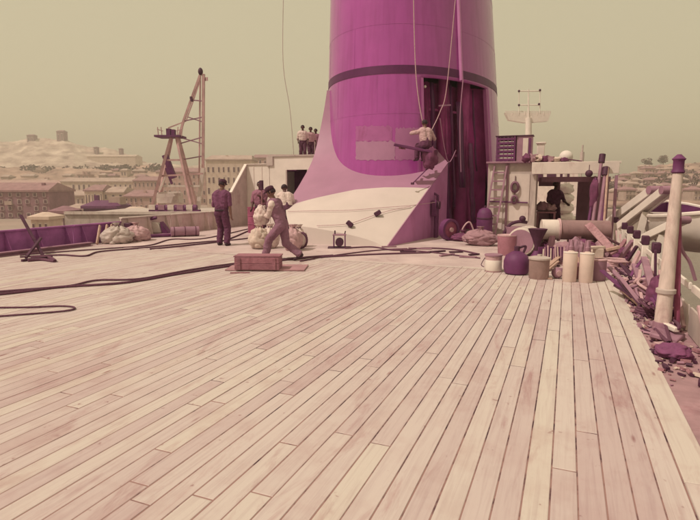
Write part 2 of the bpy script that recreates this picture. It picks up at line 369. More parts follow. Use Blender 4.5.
INNER = M('funnel_inner_primer', (0.46, 0.06, 0.30), 0.8, 0.3, 1.5, 0.15)
RAMP = M('casing_mauve_paint', (0.375, 0.19, 0.30), 0.5, 0.08, 1.0, 0.03)
RAMP_LIFT = M('casing_paint_shade_lift', (0.50, 0.19, 0.43), 0.5, 0.1, 1.2, 0.03)  # same paint as the upper casing, made purpler and lighter for its shaded side
RCREAM = M('casing_cream_paint', (0.60, 0.52, 0.50), 0.55, 0.06, 1.0, 0.03)
ft = FUN.node_tree; fb = ft.nodes['Principled BSDF']; fb.inputs['Coat Weight'].default_value = 0.3; fb.inputs['Coat Roughness'].default_value = 0.16
src = fb.inputs['Base Color'].links[0].from_socket; ftc = ft.nodes.new('ShaderNodeTexCoord'); fmp = ft.nodes.new('ShaderNodeMapping'); fmp.inputs['Scale'].default_value = (7, 7, 0.22); ft.links.new(ftc.outputs['Object'], fmp.inputs[0])
fn = ft.nodes.new('ShaderNodeTexNoise'); fn.inputs['Scale'].default_value = 1.0; fn.inputs['Detail'].default_value = 6; ft.links.new(fmp.outputs[0], fn.inputs['Vector'])
fr = ft.nodes.new('ShaderNodeMapRange'); fr.inputs[1].default_value = 0.45; fr.inputs[2].default_value = 0.8; ft.links.new(fn.outputs[0], fr.inputs[0]); fm_ = ft.nodes.new('ShaderNodeMix'); fm_.data_type = 'RGBA'; fm_.blend_type = 'MULTIPLY'; fm_.inputs[7].default_value = (0.84, 0.72, 0.80, 1)
ft.links.new(fr.outputs[0], fm_.inputs[0]); ft.links.new(src, fm_.inputs[6]); ft.links.new(fm_.outputs[2], fb.inputs['Base Color'])
fun = thing('funnel', (FC.x, FC.y, 0), 'huge magenta ship funnel with a dark band, open at its side for repair', 'funnel')
ta, tb = th_of(17.13), th_of(20.15)
ths = [ta + (tb - ta) * i / 22 for i in range(23)] + [tb + (2 * math.pi - (tb - ta)) * i / 90 for i in range(1, 90)]
zs = [0.0, 1.0, 2.0, 2.6, 3.2, 3.8, 4.5, 5.2, 5.3, 5.6, 6.4, 7.4, 8.4, 9.4, 10.5]
sh = MB(); NT = len(ths)
for z in zs: sh.v += [fpt(t, z) for t in ths]
for i in range(len(zs) - 1):
    for j in range(NT):
        if j < 22 and zs[i] < 5.19: continue
        if j < 22 and False: continue
        sh.f.append([i * NT + j, i * NT + (j + 1) % NT, (i + 1) * NT + (j + 1) % NT, (i + 1) * NT + j]); sh.mi.append(0)
o = sh.build('shell', [FUN, INNER], fun, smooth=True)
sm = o.modifiers.new('solid', 'SOLIDIFY'); sm.thickness = 0.05; sm.offset = -1; sm.material_offset = 1; sm.material_offset_rim = 0
bd = MB(); bd.grid([[fpt(2 * math.pi * j / 120, z, q) for j in range(121)] for z, q in ((5.31, 0.001), (5.31, 0.012), (5.58, 0.012), (5.58, 0.001))]); bd.build('band', BAND, fun, smooth=True)
for z in (4.02, 6.9, 8.7):
    MB().grid([[fpt(2 * math.pi * j / 120 if z > 5.6 else tb + 0.02 + (2 * math.pi - (tb - ta) - 0.04) * j / 120, z + dz, q) for j in range(121)] for dz, q in ((0, 0.0005), (0, 0.004), (0.035, 0.004), (0.035, 0.0005))]).build('plate_seam', FUN, fun, smooth=True)
for k in range(14):
    t_ = ta - 0.18 - k * 0.27 if k < 11 else tb + 0.12 + (k - 11) * 0.3
    z0, z1 = ((5.6, 6.9), (4.06, 5.3))[k % 2]
    MB().prism([fpt(t_, z0, 0.0003), fpt(t_ + 0.009, z0, 0.0003), fpt(t_ + 0.009, z0, 0.004), fpt(t_, z0, 0.004)], fpt(t_, z1) - fpt(t_, z0)).build('plate_seam', FUN, fun)
MB().prism([fpt(2 * math.pi * j / 60, 10.45, -0.06) for j in range(60)], (0, 0, 0.04)).build('top_plate', PURPLE, fun)
# jambs of the opening
for t in (ta, tb):
    MB().grid([[fpt(t - 0.012, z, 0.008), fpt(t + 0.012, z, 0.008), fpt(t + 0.012, z, -0.12), fpt(t - 0.012, z, -0.12), fpt(t - 0.012, z, 0.008)] for z in (0.01, 1.8, 3.5, 5.19)]).build('opening_frame', FUN3, fun)
# patches of new and rubbed paint on the aft nose
def patch(u0, u1, v0, v1, mat, name, d=17.6, off=0.006):
    def hit(u, v):
        q = ray(u, v); a, b_ = 15.5 / q.dot(FW), 20.5 / q.dot(FW); best = None
        for i in range(400):
            t = a + (b_ - a) * i / 400; p = CAM + q * t; k = fk(p.z)
            if ((p.x - fx(p.z)) / (FB * k)) ** 2 + ((p.y - FC.y) / (FA * k)) ** 2 <= 1: best = p; break
        p = best or CAM + q * b_
        return math.atan2((p.y - FC.y) / FA, (p.x - fx(p.z)) / FB), p.z
    rows = []
    for i in range(9):
        row = []
        for j in range(17):
            jit = (1.2 * mnoise.noise(Vector((j * 0.9, i * 0.3, u0))) if i in (0,) else 0.7 * mnoise.noise(Vector((j * 0.7, 9.0, u0))) if i == 8 else 0)
            t, z = hit(u0 + (u1 - u0) * j / 16 + (0.9 * mnoise.noise(Vector((i * 0.8, u1, 2.0))) if j in (0, 16) else 0), v0 + (v1 - v0) * i / 8 + jit * 2); row.append(fpt(t, z, off))
        rows.append(row)
    MB().grid(rows).build(name, mat, fun, smooth=True)
patch(356, 392, 126, 141, FUN3, 'faded_patch'); patch(356, 395, 141.2, 160, FUN2, 'primer_patch'); patch(395.4, 422, 128, 160, M('funnel_patch_paint', (0.365, 0.135, 0.30), 0.55, 0.08, 2, 0.04), 'primer_patch', off=0.0045)
# casing: sloping aft fairing
def lerp_curve(P, t):
    t = min(max(t, 0), 1) * (len(P) - 1); i = min(int(t), len(P) - 2); return P[i].lerp(P[i + 1], t - i)
A0 = gr(387, 247); B0 = Vector((-3.80, 17.8, 2.44)); 
Lp = smooth_path([gr(299, 246), at(289, 225, 15.2), at(286, 207, 16.5), at(293, 195, 17.4), at(301, 182, 18.2), at(312.5, 160, 19.1), at(319, 135, 19.7), at(324, 110, 20.0), at(327, 90, 20.15)], 6)
Rp = [A0, A0.lerp(B0, 0.26), A0.lerp(B0, 0.5), A0.lerp(B0, 0.66), A0.lerp(B0, 0.82), B0, Vector((-4.3, 18.3, 2.9)), Vector((-4.6, 18.6, 3.2)), Vector((-4.9, 18.9, 3.4))]
def ramp(s, t):
    tp = 0.125 * max(0, 1 - s / 0.95) ** 0.8
    if t < tp:
        q, z0 = ramp(s, tp), 0.0
        f = t / tp; b0 = ramp0(s, 0); base = Vector((q.x, q.y, 0)).lerp(Vector((b0.x, b0.y, 0)), 0.12); return Vector((q.x, q.y, q.z)) * f + base * (1 - f)
    return ramp0(s, t)
def ramp0(s, t):
    a, b_ = lerp_curve(Lp, t), lerp_curve(Rp, t); p = a.lerp(b_, s)
    k = 4 * s * (1 - s) * min(1, t * 4) * max(0, 1 - t * 1.2)
    return p + Vector((-0.12, -0.42, 0.10)) * k
def tb_of(s):  # where the cream paint ends
    P = [(0, 0.25), (0.25, 0.315), (0.5, 0.375), (0.7, 0.385), (0.9, 0.375), (1.0, 0.365)]
    for (x0, y0), (x1, y1) in zip(P, P[1:]):
        if s <= x1: return y0 + (y1 - y0) * (s - x0) / (x1 - x0)
NS = 40
lowr = [[ramp(j / NS, (lambda tp, tb_: tp * i / 4 if i <= 4 else tp + (tb_ - tp) * (i - 4) / 10)(0.125 * max(0, 1 - j / NS / 0.95) ** 0.8, tb_of(j / NS))) for j in range(NS + 1)] for i in range(15)]
upr = [[ramp(j / NS, tb_of(j / NS) + (1 - tb_of(j / NS)) * i / 28) for j in range(NS + 1)] for i in range(29)]
cs = MB(); cs.cur = 0; cs.grid(lowr); cs.cur = 1; cs.grid(upr)
cs.build('sloping_casing', [RCREAM, RAMP], fun, smooth=True)
MB().add([A0, B0, (B0.x, B0.y, 0.0)], [(0, 1, 2)]).add([A0 + Vector((-0.02, 0.02, 0)), B0 + Vector((-0.02, 0.02, 0)), (B0.x - 0.02, B0.y, 0)], [(2, 1, 0)]).build('casing_side', RAMP_LIFT, fun)
MB().bar(A0.lerp(B0, 0.005) + Vector((0.005, -0.01, 0.012)), B0 + Vector((0.005, -0.01, 0.012)), 0.03, 0.02).build('edge_strip', RAMP, fun)
MB().grid([[p, p + Vector((-0.4, 3.5, 0)) * (1 - i / len(Lp) * 0.5)] for i, p in enumerate(Lp)]).build('port_casing', RAMP, fun, smooth=True)
# inside the opening: uptakes, frames, platforms
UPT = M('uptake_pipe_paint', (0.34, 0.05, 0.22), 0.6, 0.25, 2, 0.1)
bk = [fpt(ta + (tb - ta) * k / 6 + (-0.10 if k == 0 else 0.12 if k == 6 else 0), 5.2, -0.09 if k in (0, 6) else -0.95) for k in range(7)]
for p in bk: p.z = 0.012
MB().add([p for p in bk] + [p + UP * 5.25 for p in bk], [(k, k + 1, k + 8, k + 7) for k in range(6)]).build('added_back_plate', INNER, fun)  # plate added close behind the opening so sky light reaches and brightens it
for (x, y, r) in ((-4.22, 18.75, 0.20), (-3.72, 19.75, 0.24)):
    MB().tube([(x, y, 0.02), (x, y, 5.9)], r, 18).build('uptake_pipe', UPT, fun, smooth=True)
for th, z0, z1 in ((ta + 0.13, 0.05, 5.19), (ta + 0.36, 2.75, 5.19), (tb - 0.16, 0.05, 5.19)):
    MB().bar(fpt(th, z0, -0.55), fpt(th, z1, -0.55), 0.07, 0.07, (0, 1, 0)).build('inner_frame', UPT, fun)
for z in (2.75, 4.3):
    a, b_ = fpt(ta + 0.06, z, -0.62), fpt(tb - 0.03, z, -0.62); MB().bar(a, b_, 0.06, 0.08).build('inner_beam', UPT, fun)
p0, p1 = fpt(ta + 0.2, 4.35, -0.25), fpt(ta + 0.34, 4.42, -0.25); MB().bar(p0, p1, 0.03, 0.05).build('bright_bracket', FUN2, fun)
lp = fpt(ta + 0.045, 4.93, -0.15); MB().ball(lp, 0.05, 10, 8).build('white_ball', WHITE, fun, smooth=True)  # small plain white ball near the top of the opening
tp = ta + 0.40; MB().tube([fpt(tp, 5.22, 0.05), fpt(tp, 10.4, 0.05)], 0.07, 10).build('steam_pipe', RAMP_LIFT, fun, smooth=True)
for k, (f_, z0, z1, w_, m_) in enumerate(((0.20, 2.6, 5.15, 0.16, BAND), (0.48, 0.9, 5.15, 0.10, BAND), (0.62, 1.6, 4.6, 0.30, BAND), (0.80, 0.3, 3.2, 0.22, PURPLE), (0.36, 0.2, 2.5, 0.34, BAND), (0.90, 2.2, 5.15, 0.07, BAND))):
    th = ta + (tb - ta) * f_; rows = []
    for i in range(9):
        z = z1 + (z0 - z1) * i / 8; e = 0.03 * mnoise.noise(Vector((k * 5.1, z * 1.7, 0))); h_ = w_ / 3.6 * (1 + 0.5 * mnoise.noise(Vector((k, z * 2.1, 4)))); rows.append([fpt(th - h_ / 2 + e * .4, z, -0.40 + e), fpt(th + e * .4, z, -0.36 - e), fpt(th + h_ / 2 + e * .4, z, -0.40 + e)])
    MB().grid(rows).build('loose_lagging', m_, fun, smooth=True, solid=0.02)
# valve chest on the casing side
vx = A0.lerp(B0, 0.70)
vc = thing('valve_chest', (vx.x + 0.1, vx.y, 0), 'dark valve pipework fixed to the purple casing side', 'valve')
MB().box((vx.x + 0.10, vx.y, 0.95), (0.16, 0.34, 0.5)).build('body', PURPLE, vc, bevel=0.02)
MB().tube([(vx.x + 0.14, vx.y, 0.0), (vx.x + 0.14, vx.y, 0.72)], 0.06).tube([(vx.x + 0.14, vx.y + 0.2, 0.0), (vx.x + 0.14, vx.y + 0.2, 1.35), (vx.x + 0.0, vx.y + 0.2, 1.42)], 0.045).build('pipe', PURPLE, vc, smooth=True)
MB().lathe((vx.x + 0.24, vx.y - 0.05, 1.05), [(0.02, 0), (0.13, 0), (0.13, 0.03), (0.02, 0.03)], 14, Matrix.Rotation(R(90), 3, 'Y')).build('hand_wheel', DARK, vc)

# ropes and lines on the funnel
def line(name, pts, r, mat, label, cat='rope', group=None, n=6, sm=8):
    P = smooth_path(pts, sm) if sm else [Vector(p) for p in pts]
    o = MB().tube(P, r, n).build(name, mat, smooth=True, origin=P[0]); tag(o, label, cat, group); return o
PALE = M('pale_line', (0.52, 0.34, 0.38), 0.8, 0.2, 30, 0.3)
line('rope', [at(413, -30, 16.9), at(416, 75, 16.85), at(425, 135, 16.8), at(431.5, 160, 16.8)], 0.016, PALE, 'pale rope hanging down to the man on the staging board')
line('rope', [at(458, -30, 17.2), at(447, 85, 17.2), at(440, 112, 17.2), at(429, 135, 16.9)], 0.014, PALE, 'pale rope slanting across the dark funnel opening to the man')
line('rope', [at(463, 80, 17.6), at(460, 120, 17.6), at(461, 172, 17.6)], 0.016, RAMP, 'straight rope hanging in the middle of the funnel opening')
line('rope', [at(440, 118, 17.3), at(444, 145, 17.3), at(449, 162, 17.5), at(456, 150, 17.6)], 0.013, RAMP, 'slack loop of rope low in the funnel opening')
line('rope', [at(284, -30, 29), at(283, 60, 29), at(290, 110, 29), at(294, 158, 29)], 0.018, GREYP, 'thin stay wire in the sky left of the funnel')
# staging board and its rigging
a, b_ = at(394, 144.5, 16.5), at(432, 152, 16.5)
sb = thing('staging_board', (a + b_) / 2, 'dark staging board slung against the funnel nose', 'board')
MB().bar(a, b_, 0.26, 0.07).build('board', PURPLE, sb, bevel=0.01)
MB().bar(a.lerp(b_, 0.15) + Vector((0, 0, -0.065)), a.lerp(b_, 0.15) + Vector((0.06, 0.35, -0.065)), 0.06, 0.06).build('cleat', WOODP, sb)
MB().tube([at(433, 160, 16.4), at(428, 152, 16.5)], 0.02).build('lashing', PALE, sb)
o = MB().ball(at(430, 158, 16.55), (0.26, 0.2, 0.33), 14, 10, 0.5, 3).build('canvas_bag', DCANVAS, smooth=True, origin=at(430, 158, 16.55)); tag(o, 'dark canvas bag slung under the staging board', 'bag')
a, b_ = at(412.5, 183.5, 16.3), at(431, 165, 16.7)
br = thing('scaling_brush', a, 'long handled brush resting on the sloping funnel casing', 'brush')
MB().tube([a, b_], 0.018).build('handle', PURPLE, br); MB().box(a, (0.10, 0.07, 0.07)).build('head', DARK, br, bevel=0.01)

# lines across the casing with two floats
_RG = [(ramp(a / 70, b / 160)) for a in range(71) for b in range(110)]
def hit_ramp(u, v):
    q = ray(u, v); return min(_RG, key=lambda p: ((p - CAM) - q * ((p - CAM).dot(FW) / q.dot(FW))).length_squared) + Vector((0.0, -0.05, 0.03))
line('rope', [hit_ramp(289, 212), hit_ramp(320, 211.5), hit_ramp(350, 211), hit_ramp(385, 208.5), hit_ramp(412, 207), Vector((vx.x + 0.2, vx.y, 1.15))], 0.009, PALE, 'thin line strung straight across the cream casing to the valve chest')
line('rope', [hit_ramp(318, 226.5), hit_ramp(336, 226), hit_ramp(351.5, 224), hit_ramp(366, 219), hit_ramp(379, 215), hit_ramp(395, 211), hit_ramp(411, 207)], 0.009, PALE, 'thin line with two dark blocks lying on the cream casing')
for (u, v, lab, rr) in ((351.5, 225, 'dark wooden block on the cream casing nearer the deck', 0.7), (379, 215, 'dark wooden block on the cream casing higher up the slope', -0.55)):
    best = hit_ramp(u, v) + Vector((0, 0.03, -0.03))
    o = MB().box(best + Vector((0, -0.07, 0.05)), (0.20, 0.12, 0.13), rz=0.2, ry=rr).build('pulley_block', DARK, origin=best, bevel=0.02); tag(o, lab, 'block', 'blocks on the casing line')

# ------------------------------------------------------------------ people
def cap_mesh(mb, p0, p1, r0, r1, n=12):
    p0, p1 = Vector(p0), Vector(p1); d = p1 - p0; L = max(d.length, 1e-5); d = d / L
    a = d.cross(Vector((0, 0, 1)) if abs(d.z) < 0.9 else Vector((1, 0, 0))).normalized(); b = d.cross(a); base = len(mb.v); rings = []
    for i in range(5): t = -math.pi / 2 + math.pi / 2 * i / 4; rings.append((p0 + d * r0 * math.sin(t), r0 * max(math.cos(t), 0.02)))
    for i in range(5): t = math.pi / 2 * i / 4; rings.append((p1 + d * r1 * math.sin(t), r1 * max(math.cos(t), 0.02)))
    for c, r in rings:
        for k in range(n):
            t = 2 * math.pi * k / n; mb.v.append(c + (a * math.cos(t) + b * math.sin(t)) * r)
    fs = [[base + i * n + k, base + i * n + (k + 1) % n, base + (i + 1) * n + (k + 1) % n, base + (i + 1) * n + k] for i in range(9) for k in range(n)]
    fs += [[base + k for k in range(n)][::-1], [base + 9 * n + k for k in range(n)]]
    mb.f += fs; mb.mi += [0] * len(fs)
def ik(a, b, l1, l2, pole):
    d = b - a; L = min(d.length, (l1 + l2) * 0.999); u = d.normalized(); x = (l1 * l1 - l2 * l2 + L * L) / (2 * L); hgt = math.sqrt(max(l1 * l1 - x * x, 0))
    p = (pole - u * pole.dot(u)); p = p.normalized() if p.length > 1e-4 else Vector((0, 1, 0))
    return a + u * x + p * hgt, a + u * L
def person(loc, rz, label, group=None, hip=(0, 0, 0.93), chest=(0, 0.02, 1.40), footL=(-0.11, 0, 0), footR=(0.11, 0, 0), handL=(-0.30, 0.05, 0.80), handR=(0.30, 0.05, 0.80),
           look=(0, 1, 0), shirt=None, trousers=None, skin=SKIN, hat=None, hairm=HAIR, sleeves='short', yaw=0.0, elbow=(0, -1, -0.3), scale=1.0, knee=(0, 1, 0), voxel=0.0105, overalls=False, toe=None):
    V3 = Vector; hip, chest = V3(hip), V3(chest); up = (chest - hip).normalized()
    sx = V3((math.cos(yaw), math.sin(yaw), 0)); hx = V3((1, 0, 0)); fw = sx.cross(up) * -1
    fw = up.cross(sx)
    neck = chest + up * 0.13 + V3((0, 0.0, 0)); look = V3(look).normalized(); head = neck + up * 0.075 + V3((0, 0, 0.075)) + look * 0.025
    mb = MB(); Z = []                                    # Z: (p0, p1, r0, r1, zone) for colouring
    def C(p0, p1, r0, r1, z): p0, p1 = V3(p0), V3(p1); cap_mesh(mb, p0, p1, r0, r1); Z.append((p0, p1, r0, r1, z))
    # torso
    tz = 'shirt'
    belly = hip.lerp(chest, 0.38)
    for s in (-1, 1):
        C(hip + hx * 0.075 * s, belly + sx * 0.075 * s, 0.108, 0.105, 'trousers' if not overalls else 'trousers')
        C(belly + sx * 0.07 * s, chest + sx * 0.092 * s, 0.122, 0.135, 'trousers' if overalls else tz)
        C(chest + sx * 0.06 * s + up * 0.05, chest + sx * 0.18 * s + up * 0.015, 0.088, 0.076, tz)
    C(belly + fw * 0.02, chest + fw * 0.02, 0.12, 0.125, 'trousers' if overalls else tz); C(hip, belly, 0.125, 0.12, 'trousers'); C(belly, chest, 0.11, 0.12, 'trousers' if overalls else tz)
    C(chest + up * 0.08, neck + up * 0.05, 0.062, 0.056, 'skin')
    # head
    side = look.cross(V3((0, 0, 1))).normalized(); hu = side.cross(look).normalized()
    C(head + hu * 0.028 - look * 0.02, head + hu * 0.020 + look * 0.012, 0.090, 0.085, 'skin'); C(head - hu * 0.05 + look * 0.02, head - hu * 0.072 + look * 0.052, 0.060, 0.036, 'skin')
    C(head - hu * 0.005 + look * 0.082, head - hu * 0.035 + look * 0.104, 0.012, 0.016, 'skin')
    C(head - hu * 0.062 + look * 0.083 - side * 0.018, head - hu * 0.062 + look * 0.083 + side * 0.018, 0.011, 0.011, 'lips')
    for s in (-1, 1):
        C(head + hu * 0.012 + look * 0.084 + side * 0.031 * s, head + hu * 0.012 + look * 0.084 + side * 0.033 * s, 0.012, 0.012, 'eye')
        C(head + hu * 0.035 + look * 0.086 + side * 0.018 * s, head + hu * 0.035 + look * 0.080 + side * 0.046 * s, 0.010, 0.010, 'skin')
        C(head - hu * 0.02 + side * 0.086 * s - look * 0.01, head + hu * 0.03 + side * 0.094 * s - look * 0.02, 0.014, 0.017, 'skin')
    # legs
    for s, ft, te in ((-1, V3(footL), 0), (1, V3(footR), 1)):
        hj = hip + hx * 0.09 * s - V3((0, 0, 0.03)); ank = ft + V3((0, 0, 0.085))
        kn, ank = ik(hj, ank, 0.43, 0.42, V3(knee)); C(hj, kn, 0.108, 0.082, 'trousers'); C(kn, ank + (kn - ank).normalized() * 0.03, 0.082, 0.076, 'trousers')
        td = V3(toe[te]) if toe else V3((0.06 * s, 1, 0)); td.normalize()
        C(ank - V3((0, 0, 0.035)) - td * 0.045, ank - V3((0, 0, 0.042)) + td * 0.07, 0.046, 0.042, 'shoe'); C(ank - V3((0, 0, 0.045)) + td * 0.07, ank - V3((0, 0, 0.05)) + td * 0.155, 0.040, 0.033, 'shoe')
    # arms
    for s, hd in ((-1, V3(handL)), (1, V3(handR))):
        sh_ = chest + sx * 0.205 * s + up * 0.005; el, wr = ik(sh_, hd, 0.29, 0.255, V3(elbow) + sx * 0.35 * s)
        C(sh_, el, 0.068, 0.052, tz); C(el, wr, 0.047, 0.033, tz if sleeves == 'long' else 'skin')
        if sleeves == 'long': C(el, el.lerp(wr, 0.85), 0.047, 0.040, tz)
        d = (wr - el).normalized(); n = d.cross(fw if abs(d.dot(fw)) < 0.9 else up).normalized(); q = d.cross(n)
        C(wr, wr + d * 0.075, 0.029, 0.031, 'skin'); C(wr + d * 0.03 - q * 0.022, wr + d * 0.085 - q * 0.026, 0.020, 0.018, 'skin'); C(wr + d * 0.03 + q * 0.022, wr + d * 0.085 + q * 0.026, 0.020, 0.018, 'skin')
        for k, L in enumerate((0.066, 0.078, 0.072, 0.055)):
            b0 = wr + d * 0.09 + q * (0.033 - 0.022 * k); b1 = b0 + d * L * 0.55 + n * 0.012 * s; C(b0, b1, 0.0105, 0.0100, 'skin'); C(b1, b1 + d * L * 0.40 + n * 0.026 * s, 0.0100, 0.009, 'skin')
        C(wr + d * 0.03 + q * 0.035, wr + d * 0.085 + q * 0.062 + n * 0.02 * s, 0.013, 0.0105, 'skin')
    root = thing('person', loc, label, 'person', group, rz); root.scale = (scale,) * 3
    me = bpy.data.meshes.new('body'); me.from_pydata([tuple(p) for p in mb.v], [], mb.f)
    tmp = bpy.data.objects.new('tmp', me); col.objects.link(tmp)
    r = tmp.modifiers.new('r', 'REMESH'); r.mode = 'VOXEL'; r.voxel_size = voxel; r.adaptivity = 0
    s2 = tmp.modifiers.new('s', 'SMOOTH'); s2.factor = 0.5; s2.iterations = 2
    dg = bpy.context.evaluated_depsgraph_get(); nm = bpy.data.meshes.new_from_object(tmp.evaluated_get(dg)); bpy.data.objects.remove(tmp); nm.name = 'body'
    mats = {'skin': skin, 'shirt': shirt, 'trousers': trousers, 'shoe': SHOE, 'eye': HAIR, 'lips': M('lips', (0.16, 0.055, 0.06), 0.5, 0.1, 20, 0)}
    names = list(mats); nm.materials.clear()
    for k in names: nm.materials.append(mats[k])
    nf = len(nm.polygons); ce = np.empty(nf * 3); nm.polygons.foreach_get('center', ce); ce = ce.reshape(-1, 3)
    bd_ = np.full(nf, 1e9); bi = np.zeros(nf, int)
    for p0, p1, r0, r1, z in Z:
        a = np.array(p0); d = np.array(p1) - a; t = np.clip(((ce - a) @ d) / max(d @ d, 1e-9), 0, 1)
        ds = np.linalg.norm(ce - a - t[:, None] * d, axis=1) - (r0 + (r1 - r0) * t)
        mk = ds < bd_; bd_[mk] = ds[mk]; bi[mk] = names.index(z)
    nm.polygons.foreach_set('material_index', bi.astype(np.int32)); nm.polygons.foreach_set('use_smooth', [True] * nf)
    nv = len(nm.vertices); co = np.empty(nv * 3); no = np.empty(nv * 3); nm.vertices.foreach_get('co', co); nm.vertices.foreach_get('normal', no); co = co.reshape(-1, 3); no = no.reshape(-1, 3)
    clo = np.zeros(nv); cl = {names.index('shirt'), names.index('trousers')}
    lp = np.empty(len(nm.loops), int); nm.loops.foreach_get('vertex_index', lp); ls = np.empty(nf, int); lt = np.empty(nf, int); nm.polygons.foreach_get('loop_start', ls); nm.polygons.foreach_get('loop_total', lt)
    fz = np.repeat(bi, lt); clo[lp[np.isin(fz, list(cl))]] = 1; clo[lp[~np.isin(fz, list(cl))]] *= 0.0
    sv = rng.random() * 50
    for i in np.nonzero(clo)[0]:
        x, y, z = co[i]; f = 1 - 2 * abs(mnoise.noise(Vector((x * 5 + sv, y * 5, z * 9 + 2.5 * x)))); g_ = 1 - 2 * abs(mnoise.noise(Vector((x * 12 + y * 4, y * 12 + sv, z * 16 - 6 * x))))
        co[i] += no[i] * (0.010 * max(f, -0.4) + 0.006 * g_ + 0.004)
    nm.vertices.foreach_set('co', co.ravel()); nm.update()
    o = bpy.data.objects.new('body', nm); col.objects.link(o); o.parent = root
    def part(mb, name, m, smooth=True):
        me = bpy.data.meshes.new(name); me.from_pydata([tuple(p) for p in mb.v], [], mb.f); me.materials.append(m)
        if smooth: me.polygons.foreach_set('use_smooth', [True] * len(me.polygons))
        x = bpy.data.objects.new(name, me); col.objects.link(x); x.parent = root; return x
    rot = Matrix((side, look, hu)).transposed()
    hb = MB(); hc = head + hu * 0.03 - look * 0.012; hb.ball(hc, (0.099, 0.106, 0.100), 18, 14, 0.12, rng.random() * 9, rot)
    # keep the skull cap: lift the face side
    hb.v = [(p if (p - hc).dot(look) < 0.045 or (p - hc).dot(hu) > 0.035 else hc + (p - hc) * 0.80) if (p - hc).dot(hu) > -0.06 else hc + (p - hc) * 0.82 for p in hb.v]
    part(hb, 'hair', hairm)
    if hat:
        hm = MB(); hm.lathe(head + hu * 0.062, [(0.108, 0), (0.112, 0.03), (0.108, 0.075), (0.07, 0.10), (0.01, 0.105)], 18, rot); k = len(hm.v)
        c0 = head + hu * 0.066 + look * 0.10
        hm.lathe(c0, [(0.075, -0.004), (0.080, 0.0), (0.075, 0.008)], 14, rot); part(hm, 'cap', hat)
    if not overalls:
        pass
    return root, part
SHW = M('white_shirt', (0.66, 0.54, 0.52), 0.85, 0.12, 9, 0.2); SHP = M('plum_shirt', (0.165, 0.055, 0.125), 0.85, 0.2, 9, 0.2); TRD = M('plum_trousers', (0.110, 0.032, 0.080), 0.85, 0.2, 9, 0.2)
OVR = M('mauve_overalls', (0.25, 0.125, 0.19), 0.85, 0.18, 9, 0.2); SHL = M('rose_shirt', (0.52, 0.34, 0.37), 0.85, 0.15, 9, 0.2); TRB = M('dark_trousers', (0.10, 0.035, 0.07), 0.85, 0.2, 9, 0.2)
HATD = M('dark_cap_cloth', (0.07, 0.022, 0.05), 0.8, 0.2, 20, 0.2); SHM = M('mauve_shirt', (0.30, 0.13, 0.20), 0.85, 0.2, 9, 0.2)
g1 = gr(222.5, 245.5)
P1, part = person(g1, YAW + R(-14), 'man in dark plum work clothes and cap seen from behind on the open deck', shirt=SHP, trousers=TRD, hat=HATD, handL=(-0.16, 0.26, 1.02), handR=(0.27, 0.03, 0.86), footL=(-0.10, 0.02, 0), footR=(0.17, -0.06, 0), chest=(0, 0.05, 1.40), look=(0.15, 1, -0.35), sleeves='short', scale=1.0, elbow=(-0.1, -1, -0.2))
bt = MB(); bt.lathe((0, 0.0, 0.985), [(0.182, -0.02), (0.186, 0), (0.182, 0.02)], 24, Matrix.Diagonal((1, 0.80, 1)).to_3x3()); part(bt, 'belt', HAIR)
g2 = gr(279, 261)
P2, part = person(g2, YAW + R(78), 'man in mauve overalls and dark cap striding with a white bundle in his arms', shirt=SHW, trousers=OVR, hat=HATD, hip=(0, -0.08, 0.86), chest=(0, 0.07, 1.31), handL=(-0.08, 0.42, 1.06), handR=(0.10, 0.46, 1.12), footL=(-0.10, 0.30, 0.012), footR=(0.10, -0.48, 0.07), look=(0, 1, -0.5), sleeves='long', overalls=True, scale=0.95, toe=((0, 1, 0), (0, 0.8, -0.45)))
bp_ = MB(); 
for s in (-1, 1): bp_.tube(smooth_path([(s * 0.09, 0.19, 1.18), (s * 0.11, 0.22, 1.32), (s * 0.11, 0.12, 1.435), (s * 0.08, -0.03, 1.38), (s * 0.05, -0.11, 1.20)], 5), 0.022, 6)
part(bp_, 'overall_straps', OVR)
pb = g2 + RT * -0.36 + FW * 0.05 + UP * 1.0
BUNDLE = pb
g3 = gr(261.5, 236.5)
P3, part = person(g3, YAW + R(175), 'man in a mauve shirt holding an upright pole near the white deckhouse', shirt=SHM, trousers=TRB, skin=SKIND, handL=(-0.08, 0.30, 1.28), handR=(0.24, 0.22, 0.95), sleeves='short')
p = g3 + RT * 0.10 - FW * 0.36
br = thing('pole_tool', p, 'upright pole with a dark block head held by the man in mauve', 'tool')
MB().tube([p, p + UP * 1.75], 0.022).build('shaft', WOODP, br); MB().box(p + UP * 1.68, (0.10, 0.10, 0.30)).build('head', DARK, br, bevel=0.01)
g4 = gr(287, 238.5)
P4, part = person(g4, YAW + R(20), 'dark haired man in a white shirt leaning away by the funnel casing', shirt=SHW, trousers=TRB, skin=SKIND, hip=(0, -0.05, 0.90), chest=(0, 0.16, 1.33), handL=(-0.25, 0.45, 0.95), handR=(0.26, 0.42, 0.95), look=(0.2, 1, -0.4), sleeves='short')
for (u, d, rz, sh_, sk_, lab) in ((303.5, 27.0, 180, SHW, SKIND, 'leftmost man in white on the deckhouse roof beside the funnel'), (311, 27.8, 200, SHL, SKIND, 'middle man in a rose shirt on the deckhouse roof beside the funnel'), (316.5, 28.6, 160, SHM, SKIND, 'rightmost man in mauve on the deckhouse roof, half behind the funnel')):
    q = at(u, 187, d); q.z = 2.916
    person(q, YAW + R(rz), lab, 'men watching from the deckhouse roof', shirt=sh_, trousers=TRB, skin=sk_, voxel=0.014, handL=(-0.24, 0.16, 0.96), handR=(0.22, 0.18, 0.98), look=(0.1, 1, -0.2), sleeves='short')
q = at(426, 148, 16.6); q.z -= 0.50
